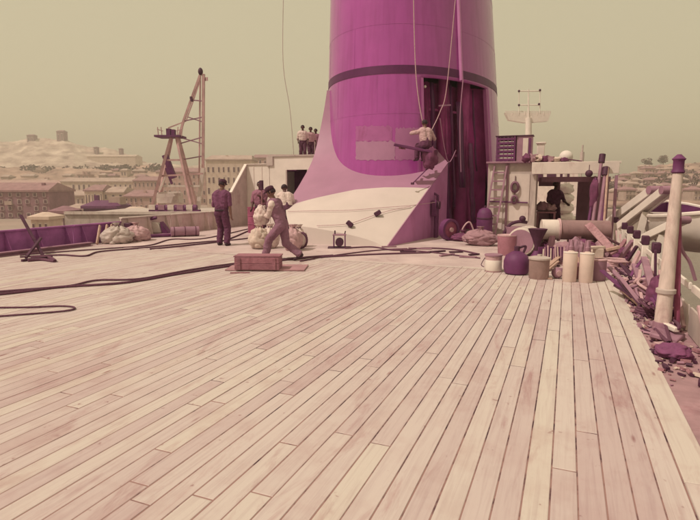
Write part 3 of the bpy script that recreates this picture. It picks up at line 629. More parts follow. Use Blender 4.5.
P8, part = person(q, YAW + R(20), 'man in a pale shirt sitting on the staging board at the funnel opening', shirt=SHL, trousers=TRD, hip=(0, 0, 0.62), chest=(0.02, 0.12, 1.06), footL=(-0.12, 0.42, 0.12), footR=(0.14, 0.42, 0.12), handL=(-0.25, 0.50, 1.10), handR=(0.34, 0.42, 0.90), look=(0.1, 1, 0), sleeves='short', scale=0.95, hat=None)
q = at(553, 230, 18.3); q.z = 0.004
P9, part = person(q, YAW + R(185), 'man in dark clothes standing inside the shelter beside the pale stack', shirt=SHP, trousers=TRD, skin=SKIND, handL=(-0.3, 0.3, 1.05), handR=(0.25, 0.3, 1.0), sleeves='short', voxel=0.013)

# ------------------------------------------------------------------ things on the deck, port side
def sack(name, c, rad, m, label, cat, seed, group=None, rough=0.45):
    """cloth bag (rough < .5: tied neck and pleats) or a crumpled heap of cloth"""
    c = Vector(c); rad = Vector(rad); b = MB(); n, mm = 64, 44; base = 0; tied = rough < 0.5
    sv = Vector((seed * 3.7, seed * 1.3, seed * 0.7))
    for i in range(mm + 1):
        a = math.pi * i / mm
        for k in range(n):
            t = 2 * math.pi * k / n; q = Vector((math.sin(a) * math.cos(t), math.sin(a) * math.sin(t), math.cos(a)))
            f = 1 + 0.30 * rough * mnoise.noise(q * 1.5 + sv)
            cr = lambda w_, o: 1 - abs(mnoise.noise(q * w_ + sv + Vector((o, 0, 0)))) * 2
            f += -0.15 * max(0, cr(1.7, 3)) ** 4 - 0.05 * max(0, cr(3.4, 8)) ** 4 + 0.02 * mnoise.noise(q * 7 + sv)
            up = max(0, q.z)
            if tied:
                f += 0.05 * up * math.sin(t * 9 + 4 * mnoise.noise(q * 1.2 + sv)) - 0.03 * (1 - up) * abs(math.sin(t * 3 + seed))
                zz = q.z * f; nk = max(0, (q.z - 0.80) / 0.20); rr = math.sin(a) * f * (1 - 0.25 * nk); zz += 0.10 * nk
                p = Vector((rr * math.cos(t) * rad.x, rr * math.sin(t) * rad.y, zz * rad.z))
            else:
                f += 0.10 * mnoise.noise(q * 3 + sv); p = Vector((q.x * rad.x, q.y * rad.y, q.z * rad.z)) * f
            p = c + p; p.z = max(p.z, 0.007 + 0.012 * abs(mnoise.noise(p * 9))); b.v.append(p)
    b.f = [[i * n + k, (i + 1) * n + k, (i + 1) * n + (k + 1) % n, i * n + (k + 1) % n] for i in range(mm) for k in range(n)]; b.mi = [0] * len(b.f)
    t = thing(name, (c.x, c.y, 0), label, cat, group); b.build('sacking', m, t, smooth='full')
    if tied:
        top = c + Vector((0, 0, rad.z * 1.02)); mb = MB(); pr = []
        for k in range(7): pr.append((0.05 + 0.05 * (k / 6) ** 2, 0.0 + 0.11 * k / 6))
        mb.lathe(top + Vector((0, 0, -0.02)), [(0.075, -0.03), (0.045, 0.0)] + pr[1:] + [(0.02, 0.09)], 16)
        for i, p in enumerate(mb.v): d = p - top; mb.v[i] = top + Vector((d.x * (1 + 0.3 * math.sin(5 * math.atan2(d.y, d.x))), d.y * (1 + 0.3 * math.sin(5 * math.atan2(d.y, d.x) + 1)), d.z))
        mb.build('sack_neck', m, t, smooth='full'); MB().lathe(top, [(0.05, -0.02), (0.066, -0.01), (0.066, 0.01), (0.05, 0.02)], 14).build('tie', ROPE, t, smooth=True)
    return t
G = lambda u, v, z=0.0: gr(u, v, z)
c = G(257, 250); c = c + FW * 0.3
sack('cargo_sack', (c.x, c.y, 0.25), (0.30, 0.28, 0.31), CANVAS, 'bulky cream sack on the deck left of the striding man', 'sack', 4, 'sacks round the cargo men')
c = G(268, 250) + FW * 0.45
sack('cargo_sack', (c.x, c.y, 0.26), (0.26, 0.28, 0.30), SHW, 'white sack just behind the legs of the striding man', 'sack', 8, 'sacks round the cargo men')
c = G(292, 252) + FW * 0.3
sack('cargo_sack', (c.x, c.y, 0.26), (0.26, 0.28, 0.32), SHL, 'rose cloth sack on the deck right of the striding man', 'sack', 12, 'sacks round the cargo men', 0.4)
c = G(297, 249) + FW * 0.5
sack('cargo_sack', (c.x, c.y, 0.24), (0.24, 0.26, 0.28), SHW, 'small white sack at the foot of the cream casing', 'sack', 18, 'sacks round the cargo men')
c = G(292, 236) + FW * -0.6
sack('cargo_sack', (c.x, c.y, 0.50), (0.24, 0.26, 0.55), PCANVAS, 'tall mauve cloth bundle standing against the cream casing corner', 'sack', 15, 'sacks round the cargo men', 0.6)
c = G(300, 250) + FW * 0.2
hb = thing('rope_coil', (c.x, c.y, 0), 'loose upright rope loops beside the rose sack', 'rope coil')
for k in range(3): MB().tube([Vector((c.x + 0.16 * math.cos(t) * (1 - .1 * k), c.y + 0.05 * k + 0.03 * math.cos(t), 0.23 + 0.20 * math.sin(t))) for t in [i * 2 * math.pi / 20 for i in range(21)]], 0.022, 7).build('loop', ROPE, hb, smooth=True)
c = G(256, 232.5)
dr = thing('oil_drum', c, 'dark red purple drum behind the cargo men', 'drum')
MB().lathe(c, [(0.29, 0.004), (0.29, 0.03), (0.28, 0.04), (0.28, 0.30), (0.295, 0.315), (0.28, 0.33), (0.28, 0.60), (0.295, 0.615), (0.28, 0.63), (0.28, 0.88), (0.29, 0.90), (0.29, 0.915), (0.27, 0.90), (0.01, 0.90)], 24).build('body', RUST, dr, smooth=True)
MB().lathe(c + Vector((0.15, 0.05, 0.90)), [(0.035, 0), (0.035, 0.02), (0.01, 0.02)], 10).build('bung', DARK, dr)
_t = sack('cloth_bundle', BUNDLE, (0.17, 0.20, 0.24), SHW, 'white cloth bundle held in the arms of the striding man', 'bundle', 61, None, 0.7)
# board with the wooden box
c = G(268, 268.5)
o = MB().box(c + Vector((0, 0, 0.022)), (1.55, 0.72, 0.025), rz=YAW + R(-2)).build('plywood_board', M('mauve_plywood', (0.40, 0.22, 0.25), 0.8, 0.2, 3, 0.2), origin=c, bevel=0.004); tag(o, 'flat mauve board lying on the deck under the wooden box', 'board')
c = G(259, 270) 
bx = thing('wooden_box', c + Vector((0, 0, 0.035)), 'low mauve wooden box on the flat board by the striding man', 'box')
rt = Matrix.Rotation(YAW + R(-2), 3, 'Z')
def bxp(name, off, size, m): MB().box(c + Vector((0, 0, 0.035)) + rt @ Vector(off), size, rz=YAW + R(-2)).build(name, m, bx, bevel=0.004)
BXM = M('mauve_box_wood', (0.29, 0.125, 0.165), 0.8, 0.25, 5, 0.25, stretch=(1, 6, 6), rand=0.15)
for k in range(2):
    bxp('side_board', (0, -0.20, 0.062 + 0.122 * k), (0.86, 0.025, 0.118), BXM); bxp('side_board', (0, 0.20, 0.062 + 0.122 * k), (0.86, 0.025, 0.118), BXM)
    bxp('end_board', (-0.42, 0, 0.062 + 0.122 * k), (0.022, 0.372, 0.118), BXM); bxp('end_board', (0.42, 0, 0.062 + 0.122 * k), (0.022, 0.372, 0.118), BXM)
for k in range(3): bxp('lid_board', (0, -0.14 + 0.14 * k, 0.258), (0.90, 0.135, 0.02), BXM)
for s in (-1, 1): bxp('cleat', (0.34 * s, -0.221, 0.12), (0.06, 0.018, 0.23), BXM)
c = G(240, 273.5); o = MB().box(c + Vector((0, 0, 0.015)), (0.36, 0.05, 0.02), rz=YAW + 0.1).build('wood_slip', WOODP, origin=c); tag(o, 'thin dark slip of wood on the deck before the board', 'stick')
# small engine on the deck before the casing
c = G(339.5, 248)
en = thing('motor_pump', c, 'small dark motor pump with its shadow as a dark sheet before the cream casing', 'pump')
MB().box(c + Vector((0, 0, 0.018)), (0.62, 0.34, 0.028), rz=YAW).build('shadow_sheet', DARK, en, bevel=0.005)  # dark sheet wider than the pump, standing in for its shadow
for s in (-1, 1): MB().box(c + RT * 0.15 * s + Vector((0, 0, 0.20)), (0.03, 0.26, 0.33), rz=YAW).build('side_frame', PURPLE, en, bevel=0.005)
MB().box(c + Vector((0, 0, 0.36)), (0.36, 0.28, 0.03), rz=YAW).build('top', MAUVE, en, bevel=0.005)
MB().tube([c + Vector((0, 0, 0.16)) - FW * 0.12, c + Vector((0, 0, 0.16)) + FW * 0.14], 0.11, 14).build('motor', DARK, en, smooth=True)
MB().tube([c - RT * 0.12 + Vector((0, 0, 0.37)), c - RT * 0.12 + Vector((0, 0, 0.47))], 0.02).build('spout', DARK, en); MB().tube([c + RT * 0.14 + Vector((0, 0, 0.37)), c + RT * 0.16 + Vector((0, 0, 0.46))], 0.016).build('spout', DARK, en)
# stone blocks and gear by the bulwark
c = G(153, 236.2)
wn = thing('deck_fairlead', c, 'pale block like fairlead standing before the cream bulwark', 'fairlead')
MB().box(c + Vector((0, 0, 0.05)), (1.2, 0.5, 0.09), rz=YAW).build('base', MAUVE, wn, bevel=0.01)
MB().prism([c + RT * -0.35 + UP * 0.10, c + RT * 0.30 + UP * 0.10, c + RT * 0.20 + UP * 0.42, c + RT * -0.12 + UP * 0.52, c + RT * -0.30 + UP * 0.38], FW * 0.4).build('housing', CREAM, wn, bevel=0.03)
MB().prism([c + RT * 0.30 + UP * 0.10, c + RT * 0.52 + UP * 0.10, c + RT * 0.24 + UP * 0.48], FW * 0.35).build('cheek', PURPLE, wn, bevel=0.01)
MB().tube([c + RT * -0.35 + UP * 0.50, c + RT * 0.15 + UP * 0.62], 0.05).build('roller', PURPLE, wn)
a, b_ = G(171, 237), G(199, 236)
o = thing('rolled_fender', a, 'dark mauve roll lying on the deck along the port bulwark', 'roll')
MB().tube([a + UP * 0.17, b_ + UP * 0.17], 0.16, 14).build('roll', MAUVE, o, smooth=True)
for t in (0.12, 0.5, 0.88): MB().tube([a.lerp(b_, t - 0.015) + UP * 0.17, a.lerp(b_, t + 0.015) + UP * 0.17], 0.17, 14).build('lashing', ROPE, o)
o = thing('spare_pipe', G(128, 240), 'thin dark pipe on the deck left of the fairlead', 'pipe'); MB().tube([G(130, 239) + UP * 0.06, G(171, 236.8) + UP * 0.06], 0.05, 8).build('tube', PURPLE, o, smooth=True); MB().tube([G(130, 239) + UP * 0.06, G(131.5, 239) + UP * 0.06], 0.075, 8).build('flange', PURPLE, o)
# jumble against the dark bulwark
for i, (u0, v0, u1, v1, lab) in enumerate(((81, 244, 77, 222, 'pale prop leaning on the dark bulwark, leftmost of three'), (86.5, 243, 82, 221, 'pale prop leaning on the dark bulwark, middle one of three'), (93, 242.5, 88, 224, 'short pale prop leaning on the dark bulwark, rightmost of three'))):
    a = G(u0, v0); a.x = max(a.x, XL + 0.5); b_ = Vector((XL + 0.10, a.y + 0.5, 0.5)); o = MB().bar(a + UP * 0.03, b_, 0.07, 0.05, (1, 0, 0)).build('prop', WOOD, origin=a, bevel=0.006); tag(o, lab, 'prop', 'props leaning on the bulwark')
for (u, v, rx_, rz_, m, lab, sd) in ((100, 242, 0.45, 0.32, GREYP, 'grey canvas heap against the dark bulwark', 3), (125, 240, 0.42, 0.30, SHL, 'pale canvas heap where the bulwark turns cream', 6)):
    c = G(u, v); c.x = XL + 0.62; sack('canvas_heap', (c.x, c.y, rz_ * 0.55), (rx_, rx_ * 1.1, rz_), m, lab, 'canvas', sd)
c = G(122, 239.5); c.x = XL + 0.35
o = MB().box(c + UP * 0.28, (0.25, 0.35, 0.5)).build('bollard_box', DARK, origin=c, bevel=0.02); tag(o, 'small dark box at the joint of the bulwark', 'box')
o = thing('steel_beam', Vector((XL + 0.55, 8.5, 0)), 'long low dark beam lying in front of the dark bulwark', 'beam'); MB().box((XL + 0.55, 8.2, 0.10), (0.16, 4.6, 0.02)).box((XL + 0.55, 8.2, 0.02), (0.16, 4.6, 0.02)).box((XL + 0.55, 8.2, 0.06), (0.02, 4.58, 0.06)).build('girder', MAUVE, o)
# crossed props at the left edge
o = thing('folding_trestle', G(36, 254), 'dark crossed bar trestle at the left edge of the deck', 'trestle')
MB().bar(G(24, 252) + UP * 0.02 + UP * 0.9, G(43, 256.5) + UP * 0.02, 0.06, 0.05).build('leg', DARK, o); MB().bar(G(26, 259) + UP * 0.03, at(41, 238, 12.6), 0.05, 0.05).build('leg', DARK, o); MB().bar(G(22, 262) + UP * 0.03, G(52, 258) + UP * 0.03, 0.06, 0.05).build('foot', DARK, o)
o = MB().tube(smooth_path([G(28, 262) + UP * .03, G(42, 261) + UP * .03, G(55, 262.5) + UP * .03, G(48, 258.5) + UP * .03, G(31, 259) + UP * .03]), 0.035, 7).build('rope_end', ROPE, smooth=True, origin=G(42, 261)); tag(o, 'short heap of rope under the crossed bars', 'rope')
# cables
def cable(pts, r, label, m=ROPE, cat='cable'): return line('cable', [G(u, v) + UP * (r + 0.006) for u, v in pts], r, m, label, cat, 'cables on the deck')
cable([(-30, 299), (25, 293), (60, 288.5), (125, 284), (180, 275), (235, 266.5), (300, 259.5), (330, 257.5), (380, 255), (430, 253.5)], 0.020, 'long dark cable crossing the deck, lower strand of the pair')
cable([(-30, 295), (25, 291), (70, 287), (97, 281.5), (140, 280), (190, 271), (235, 264.5), (300, 258.5), (333, 256)], 0.017, 'long dark cable crossing the deck, upper strand of the pair')
cable([(20, 258), (60, 256), (85, 257), (100, 252.5), (140, 249), (200, 243), (235, 240.5), (262, 237)], 0.020, 'cable along the port side with a bend near the fairlead')
cable([(20, 256), (70, 252), (120, 248.5), (150, 246), (172, 240), (205, 239), (250, 229)], 0.018, 'straight cable along the port side running behind the standing man')
cable([(150, 250), (190, 246), (225, 241), (250, 231), (262, 229)], 0.022, 'dark cable rising past the feet of the standing man to the sacks')
cable([(-20, 309), (28, 308.5), (60, 307.3), (74, 308.5), (70, 311.5), (40, 314.5), (-20, 319)], 0.012, 'single thin cable looped back at the left edge of the deck')
cable([(300, 262), (340, 255.5), (385, 250.5), (420, 252), (455, 256), (480, 259)], 0.016, 'hose on the steel deck before the casing')
cable([(345, 249), (372, 247.8), (395, 251), (425, 249), (455, 250.5), (478, 255)], 0.020, 'dark hose winding at the foot of the casing')
for i, (u, v, l, a_) in enumerate(((398, 250, .5, .3), (408, 252.5, .4, .1), (420, 249.5, .6, -.2), (437, 252.5, .5, .5), (447, 256, .5, .7), (456, 253, .35, .2), (468, 258, .4, -.3), (474, 255.5, .3, .5), (389, 247.6, .4, 0.1))):
    c = G(u, v); d = (RT * math.cos(a_) + FW * math.sin(a_)); o = MB().bar(c - d * l / 2 + UP * 0.03, c + d * l / 2 + UP * 0.03, 0.07, 0.03).build('scrap_bar', DARK if i % 2 else MAUVE, origin=c); tag(o, ('dark' if i % 2 else 'mauve') + ' loose scrap bar on the steel deck before the funnel opening', 'scrap bar', 'scrap bars before the funnel')

# ------------------------------------------------------------------ starboard shelter and cabin
YC = 17.5
cb = thing('deck_cabin', (-1.7, YC, 0), 'pale deck cabin wall with roof beside the funnel opening', 'cabin')
x0, x1 = -2.42, -1.02; zt = 2.36
MB().box(((x0 + x1) / 2, YC + 0.04, zt / 2 + 0.003), (x1 - x0, 0.08, zt)).build('wall', GREYP, cb)
MB().box((-1.50, YC - 0.012, 1.28), (0.76, 0.02, 1.50)).build('pale_panel', CREAM, cb, bevel=0.006)
MB().box((-2.12, YC - 0.012, 1.2), (0.40, 0.02, 1.9)).build('pale_panel', CREAM, cb, bevel=0.006)
MB().box((x0 + 0.02, YC + 1.2, zt / 2), (0.06, 2.2, zt - 0.02)).build('side_wall', MAUVE, cb)
MB().box(((x0 + x1) / 2, YC + 1.05, zt + 0.035), (x1 - x0 + 0.1, 2.4, 0.06)).build('roof', MAUVE, cb, bevel=0.01)
MB().tube([(x0 + 0.02, YC - 0.06, 1.16), (-1.15, YC - 0.06, 1.13)], 0.022).build('grab_rail', PURPLE, cb)
MB().box((-1.80, YC - 0.03, 1.2), (0.07, 0.05, 2.3)).build('stanchion', MAUVE, cb)
sx0, sx1, SZ = -0.98, 1.30, 2.30; SY = 16.55
st = thing('deck_shelter', (0.2, SY, 0), 'open fronted shelter with a thick cream roof edge right of the cabin', 'shelter')
MB().box(((sx0 + sx1) / 2 - 0.02, SY + 0.05, SZ - 0.13), (sx1 - sx0 + 0.05, 0.08, 0.34)).build('fascia', CREAM, st, bevel=0.008)
MB().box(((sx0 + sx1) / 2, SY + 1.7, SZ + 0.02), (sx1 - sx0 + 0.1, 3.2, 0.06)).build('roof', CREAM, st)
MB().box((sx0 + 0.04, SY + 0.62, 1.0), (0.10, 1.0, 1.98)).build('side_wall', GREYP, st)
MB().box((sx1 - 0.05, SY + 0.08, 0.98), (0.08, 0.08, 1.94)).build('corner_post', MAUVE, st)
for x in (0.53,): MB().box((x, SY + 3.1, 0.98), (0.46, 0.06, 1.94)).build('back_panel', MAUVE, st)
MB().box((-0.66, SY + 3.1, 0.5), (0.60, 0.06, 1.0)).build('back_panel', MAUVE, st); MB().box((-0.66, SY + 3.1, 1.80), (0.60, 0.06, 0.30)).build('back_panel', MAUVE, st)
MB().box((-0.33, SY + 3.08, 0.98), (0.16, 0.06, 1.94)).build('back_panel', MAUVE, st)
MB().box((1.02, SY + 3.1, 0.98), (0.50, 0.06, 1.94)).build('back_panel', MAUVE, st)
MB().box((0.75, SY + 2.0, 1.0), (0.05, 2.0, 1.9)).build('partition', MAUVE, st)
MB().box((0.2, SY + 1.5, 1.86), (2.0, 0.08, 0.16)).build('roof_beam', MAUVE, st)
# white stack seen through the shelter
c = at(566, 200, 22.5); c.z = 0
wsx = thing('float_stack', c, 'stack of white lumpy floats seen through the shelter', 'floats')
for k in range(4): MB().ball(c + Vector((rng.uniform(-.05, .05), 0, 0.28 + 0.42 * k)), (0.42 - 0.03 * k, 0.3, 0.24), 16, 10, 0.35, k).build('float', WHITE, wsx, smooth=True)
# ladder
la, lb = Vector((-2.28, YC - 0.42, 0.003)), Vector((-2.02, YC - 0.06, 2.30))
ld_ = thing('ladder', la, 'wooden ladder leaning on the cabin wall by the funnel opening', 'ladder')
for s in (-0.19, 0.19): MB().bar(la + Vector((s, 0, 0)), lb + Vector((s, 0, 0)), 0.05, 0.07, (0, -1, 0)).build('rail', MAUVE, ld_)
for k in range(8): p = la.lerp(lb, (k + 0.6) / 8.4); MB().bar(p + Vector((-0.17, 0, 0)), p + Vector((0.17, 0, 0)), 0.06, 0.045).build('rung', MAUVE, ld_)
# things hanging on the wall
for (z, r, lab) in ((1.62, 0.13, 'dark coil hanging high on the pale cabin panel'), (1.22, 0.10, 'dark coil hanging low on the pale cabin panel')):
    c = Vector((-1.56, YC - 0.07, z)); t = thing('hanging_coil', c, lab, 'rope coil', 'coils on the cabin wall')
    for k in range(4): MB().tube([c + Vector((r * math.cos(a) * (1 - 0.12 * k), -0.02 * k, r * 1.35 * math.sin(a) * (1 - 0.08 * k))) for a in [i * 2 * math.pi / 18 for i in range(19)]], 0.02, 6).build('turn', ROPE if k % 2 else MAUVE, t, smooth=True)
    MB().tube([c + Vector((0, 0, r)), c + Vector((0, 0.03, r + 0.22))], 0.012, 6).build('lanyard', ROPE, t)
# on the cabin roof
zr = zt + 0.068
c = Vector((-1.92, YC + 0.45, zr)); cr = thing('lattice_crate', c, 'dark lattice crate on the cabin roof beside the funnel', 'crate')
for sx_ in (-1, 1):
    for sy_ in (-1, 1): MB().box(c + Vector((0.27 * sx_, 0.22 * sy_, 0.40)), (0.06, 0.06, 0.80)).build('corner_post', PURPLE, cr)
for k in range(6): MB().box(c + Vector((0, -0.245, 0.07 + 0.13 * k)), (0.52, 0.02, 0.07)).build('slat', PURPLE, cr); MB().box(c + Vector((0, 0.245, 0.07 + 0.13 * k)), (0.52, 0.02, 0.07)).build('slat', PURPLE, cr)
for k in range(4): MB().box(c + Vector((-0.19 + 0.125 * k, -0.225, 0.40)), (0.035, 0.018, 0.76)).build('upright', MAUVE, cr)
MB().box(c + Vector((0, 0, 0.815)), (0.66, 0.52, 0.03)).build('lid', DARK, cr)
c = Vector((-1.36, YC + 0.45, zr)); cr = thing('wooden_cabinet', c, 'dark box with a pale door on the cabin roof', 'box')
MB().box(c + Vector((0, 0, 0.40)), (0.48, 0.40, 0.80)).build('carcass', MAUVE, cr, bevel=0.01); MB().box(c + Vector((0.04, -0.21, 0.40)), (0.16, 0.02, 0.66)).build('door', CREAM, cr, bevel=0.004); MB().box(c + Vector((0, 0, 0.815)), (0.54, 0.46, 0.03)).build('lid', DARK, cr); MB().box(c + Vector((0.17, -0.21, 0.38)), (0.06, 0.02, 0.70)).build('hinge_strip', PURPLE, cr)
c = Vector((-0.82, YC + 1.6, SZ + 0.05)); cr = thing('roof_ventilator', c, 'pale upright vent trunk behind the dark box on the roof', 'vent')
MB().box(c + Vector((-0.1, 0, 0.36)), (0.24, 0.26, 0.72)).build('trunk', CREAM, cr, bevel=0.02); MB().box(c + Vector((-0.1, 0, 0.74)), (0.32, 0.34, 0.06)).build('cover', CREAM, cr, bevel=0.02)
c = Vector((-0.95, SY + 0.35, SZ + 0.05))
tr = thing('roof_tarpaulin', c, 'crumpled dark and pale cloth trailing over the shelter roof', 'tarpaulin')
for k in range(7): MB().ball(c + Vector((-0.25 + 0.17 * k, 0.02 * k, 0.14 - 0.012 * k)), (0.15, 0.18, 0.13 - 0.01 * k), 12, 8, 0.7, k).build('fold', DCANVAS if k % 3 < 1 else PCANVAS if k % 3 == 1 else CANVAS, tr, smooth=True)
line('rope', [c + Vector((0.3, 0.3, 0.05)), c + Vector((0.8, 0.3, 0.10)), c + Vector((1.3, 0.3, 0.03))], 0.02, ROPE, 'dark rope lying along the shelter roof')
# radome, mast and wheelhouse far forward
wh = thing('wheelhouse', (-3, 46, 0), 'pale wheelhouse far forward behind the shelter', 'wheelhouse')
MB().box((-2.8, 50, 1.6), (7.0, 8, 3.16)).build('wall', CREAM, wh); MB().box((-2.8, 50, 3.22), (7.4, 8.4, 0.08)).build('roof', GREYP, wh)
for k in range(6): MB().box((-5.3 + k, 45.97, 2.4), (0.7, 0.05, 0.6)).build('window', DARK, wh, bevel=0.01)
q = at(566, 157, 30); rd = thing('radome', (q.x, q.y, q.z), 'white radome ball above the shelter roof', 'radome')
MB().ball(q, 0.37, 20, 14).build('dome', WHITE, rd, smooth=True); MB().lathe((q.x, q.y, q.z - 0.42), [(0.28, 0), (0.28, 0.06), (0.2, 0.12)], 16).build('base', GREYP, rd); MB().tube([(q.x, q.y, 0.004), (q.x, q.y, q.z - 0.4)], 0.12).build('pedestal', CREAM, rd)
D = 46.5; mt = thing('mast', at(528.5, 187, D) * 1.0, 'white signal mast with crossed yards beyond the cabin', 'mast')
mt.location.z = 3.26
b0 = at(528.5, 170, D); b0.z = 3.26
MB().tube([b0, at(528.5, 118, D)], 0.30, 12, 0.26).tube([at(528.5, 120, D), at(528.5, 89, D)], 0.09, 8, 0.05).build('pole', WHITE, mt, smooth=True)
MB().prism([at(505.5, 112.5, D), at(551, 112.5, D), at(548, 121, D), at(532, 122.5, D), at(524, 122.5, D), at(509, 120, D)], FW * 0.5).build('platform', WHITE, mt)
MB().tube([at(519, 91, D), at(541, 91, D)], 0.05).build('yard', WHITE, mt); MB().tube([at(519, 105, D), at(540, 105, D)], 0.05).build('yard', WHITE, mt)
for u in (519, 540): MB().tube([at(u, 89, D), at(u, 113, D)], 0.035).build('yard_post', WHITE, mt)
for (u, v) in ((519, 91), (540, 90), (519, 105), (539, 104)): MB().ball(at(u, v, D - 0.1), 0.10, 8, 6).build('lamp', DARK, mt)
MB().prism([at(505, 112, D), at(551, 112, D), at(551, 111, D), at(505, 111, D)], FW * 0.05).build('hand_rail', WHITE, mt)
for k in range(8): u = 506 + 6.3 * k; MB().tube([at(u, 115, D), at(u, 111, D)], 0.03, 5).build('rail_post', WHITE, mt)
q = at(582.5, 150, 34); o = MB().tube([(q.x, q.y, 2.0), (q.x, q.y, at(582.5, 145, 34).z)], 0.05).tube([(q.x, q.y, at(582.5, 162, 34).z), (q.x, q.y, at(582.5, 152, 34).z)], 0.12).build('aerial', GREYP, origin=(q.x, q.y, 2)); tag(o, 'short thin aerial right of the radome', 'aerial')
# leaning poles and float at the shelter's right end
for i, (u0, u1, v1, d0, d1, r, m, lab) in enumerate(((590.5, 602.5, 155, 14.2, 14.75, 0.05, MAUVE, 'leaning pole with the highest tip at the shelter corner'), (597, 606, 168, 14.0, 14.6, 0.055, MAUVE, 'stout leaning pole at the right end of the shelter'), (600.5, 605, 184, 13.9, 14.5, 0.04, PURPLE, 'short dark pole leaning at the shelter corner post'), (586, 596, 178, 14.3, 14.7, 0.045, PURPLE, 'dark pole leaning inside the shelter mouth'), (603.5, 608, 167, 13.9, 14.55, 0.035, WOOD, 'pale pole leaning outside the shelter corner post'))):
    a = at(u0, 230, d0); a.z = 0.05; b_ = at(u1, v1, d1); t = thing('leaning_pole', a, lab, 'pole', 'poles leaning at the shelter')
    MB().tube([a, b_], r, 9, r * 0.85).build('shaft', m, t, smooth=True)
    if i < 2: MB().tube([b_ - (b_ - a).normalized() * 0.22, b_ + (b_ - a).normalized() * 0.02], r * 1.7, 9).build('tip', DARK, t, smooth=True)
c = at(589, 173.5, 14.75); t = thing('net_float', c, 'dark round float hanging on the cream roof edge', 'float'); MB().ball(c, 0.10, 14, 10).build('ball', DARK, t, smooth=True); MB().tube([c, c + UP * 0.24], 0.012, 6).build('lanyard', ROPE, t)
q = at(594, 215, 15.8); o = MB().ball(at(594, 195, 14.5), (0.12, 0.10, 0.42), 12, 12, 0.4, 5).build('oilskin_coat', DCANVAS, smooth=True, origin=at(594, 195, 14.5)); tag(o, 'dark coat hung among the leaning poles', 'coat')

# ------------------------------------------------------------------ gear at the starboard end of the planking
def pot(name, c, prof, m, label, cat, n=20, extra=None, group=None):
    t = thing(name, c, label, cat, group); MB().lathe(c, prof, n).build('body', m, t, smooth=True)
    if extra: extra(t, c)
    return t
def can_extra(t, c):
    MB().lathe(c + UP * 0.31, [(0.172, 0), (0.172, 0.025), (0.16, 0.03), (0.01, 0.03)], 20).build('lid', MAUVE, t, smooth=True)
    MB().lathe(c + UP * 0.03, [(0.1605, 0), (0.163, 0.004), (0.163, 0.20), (0.1605, 0.204)], 20).build('label_band', WHITE, t, smooth=True)
    MB().tube(smooth_path([c + RT * -0.165 + UP * 0.27, c + RT * -0.24 + UP * 0.14 - FW * 0.03, c + RT * -0.19 + UP * 0.10 - FW * .06]), 0.008, 5).build('handle', DARK, t)
pot('paint_can', G(493, 271.5), [(0.155, 0.003), (0.16, 0.01), (0.16, 0.31), (0.155, 0.312)], SHL, 'paint can with a white band and mauve rim at the planking edge', 'can', extra=can_extra)
def jug_extra(t, c): MB().tube(smooth_path([c + UP * 0.36 + RT * 0.10, c + UP * 0.52 + RT * 0.16, c + UP * 0.50 + RT * 0.05, c + UP * 0.44]), 0.022, 7).build('handle', DARK, t, smooth=True); MB().lathe(c + UP * 0.42, [(0.05, 0), (0.055, 0.10), (0.04, 0.11)], 12).build('neck', DARK, t, smooth=True)
pot('demijohn', G(516, 274), [(0.17, 0.003), (0.215, 0.03), (0.235, 0.12), (0.235, 0.24), (0.20, 0.35), (0.10, 0.42), (0.05, 0.44)], PURPLE, 'round bulging dark purple jug right of the white banded can', 'jug', extra=jug_extra)
def tin_extra(t, c): MB().lathe(c + UP * 0.35, [(0.19, 0), (0.19, 0.03), (0.12, 0.05), (0.04, 0.055), (0.04, 0.085), (0.01, 0.085)], 20).build('lid', GREYP, t, smooth=True)
pot('lidded_bin', G(538.5, 278.5), [(0.165, 0.003), (0.17, 0.02), (0.175, 0.35), (0.17, 0.352)], M('grey_green_tin', (0.30, 0.20, 0.19), 0.5, 0.2, 5, 0.1), 'grey lidded tin between the dark jug and the gas cylinders', 'bin', extra=tin_extra)
def bk_extra(t, c): MB().lathe(c + UP * 0.48, [(0.232, -0.02), (0.238, 0), (0.232, 0.012), (0.215, 0.0)], 20).build('rim', SHL, t, smooth=True)
pot('bucket_drum', G(506.5, 255), [(0.20, 0.003), (0.205, 0.01), (0.23, 0.48), (0.21, 0.47), (0.01, 0.44)], M('rose_drum_paint', (0.40, 0.18, 0.24), 0.6, 0.15, 4, 0.08), 'rose coloured open drum behind the white banded can', 'drum', extra=bk_extra)
# cream barrel on its side
a, b_ = at(521, 240, 12.2), at(531, 237, 13.0); a.z = b_.z = 0.34
brl = thing('barrel', (a.x, a.y, 0), 'cream barrel lying on its side behind the jug', 'barrel')
MB().lathe(a, [(0.30, 0), (0.325, 0.01), (0.335, 0.25), (0.335, 0.5), (0.325, 0.8), (0.30, 0.81)], 24, (b_ - a).to_track_quat('Z', 'Y').to_matrix()).build('shell', CREAM, brl, smooth=True)
for k in (0.12, 0.42, 0.7): MB().lathe(a, [(0.334, k), (0.342, k + 0.01), (0.342, k + 0.05), (0.334, k + 0.06)], 24, (b_ - a).to_track_quat('Z', 'Y').to_matrix()).build('hoop', GREYP, brl, smooth=True)
MB().lathe(a - (b_ - a).normalized() * 0.01, [(0.29, 0), (0.01, 0.004)], 20, (b_ - a).to_track_quat('Z', 'Y').to_matrix()).build('end', MAUVE, brl)
c = G(514, 243); c.z = 0
o = thing('chafing_hoop', c, 'dark arched band standing on edge in front of the cabin panel', 'hoop')
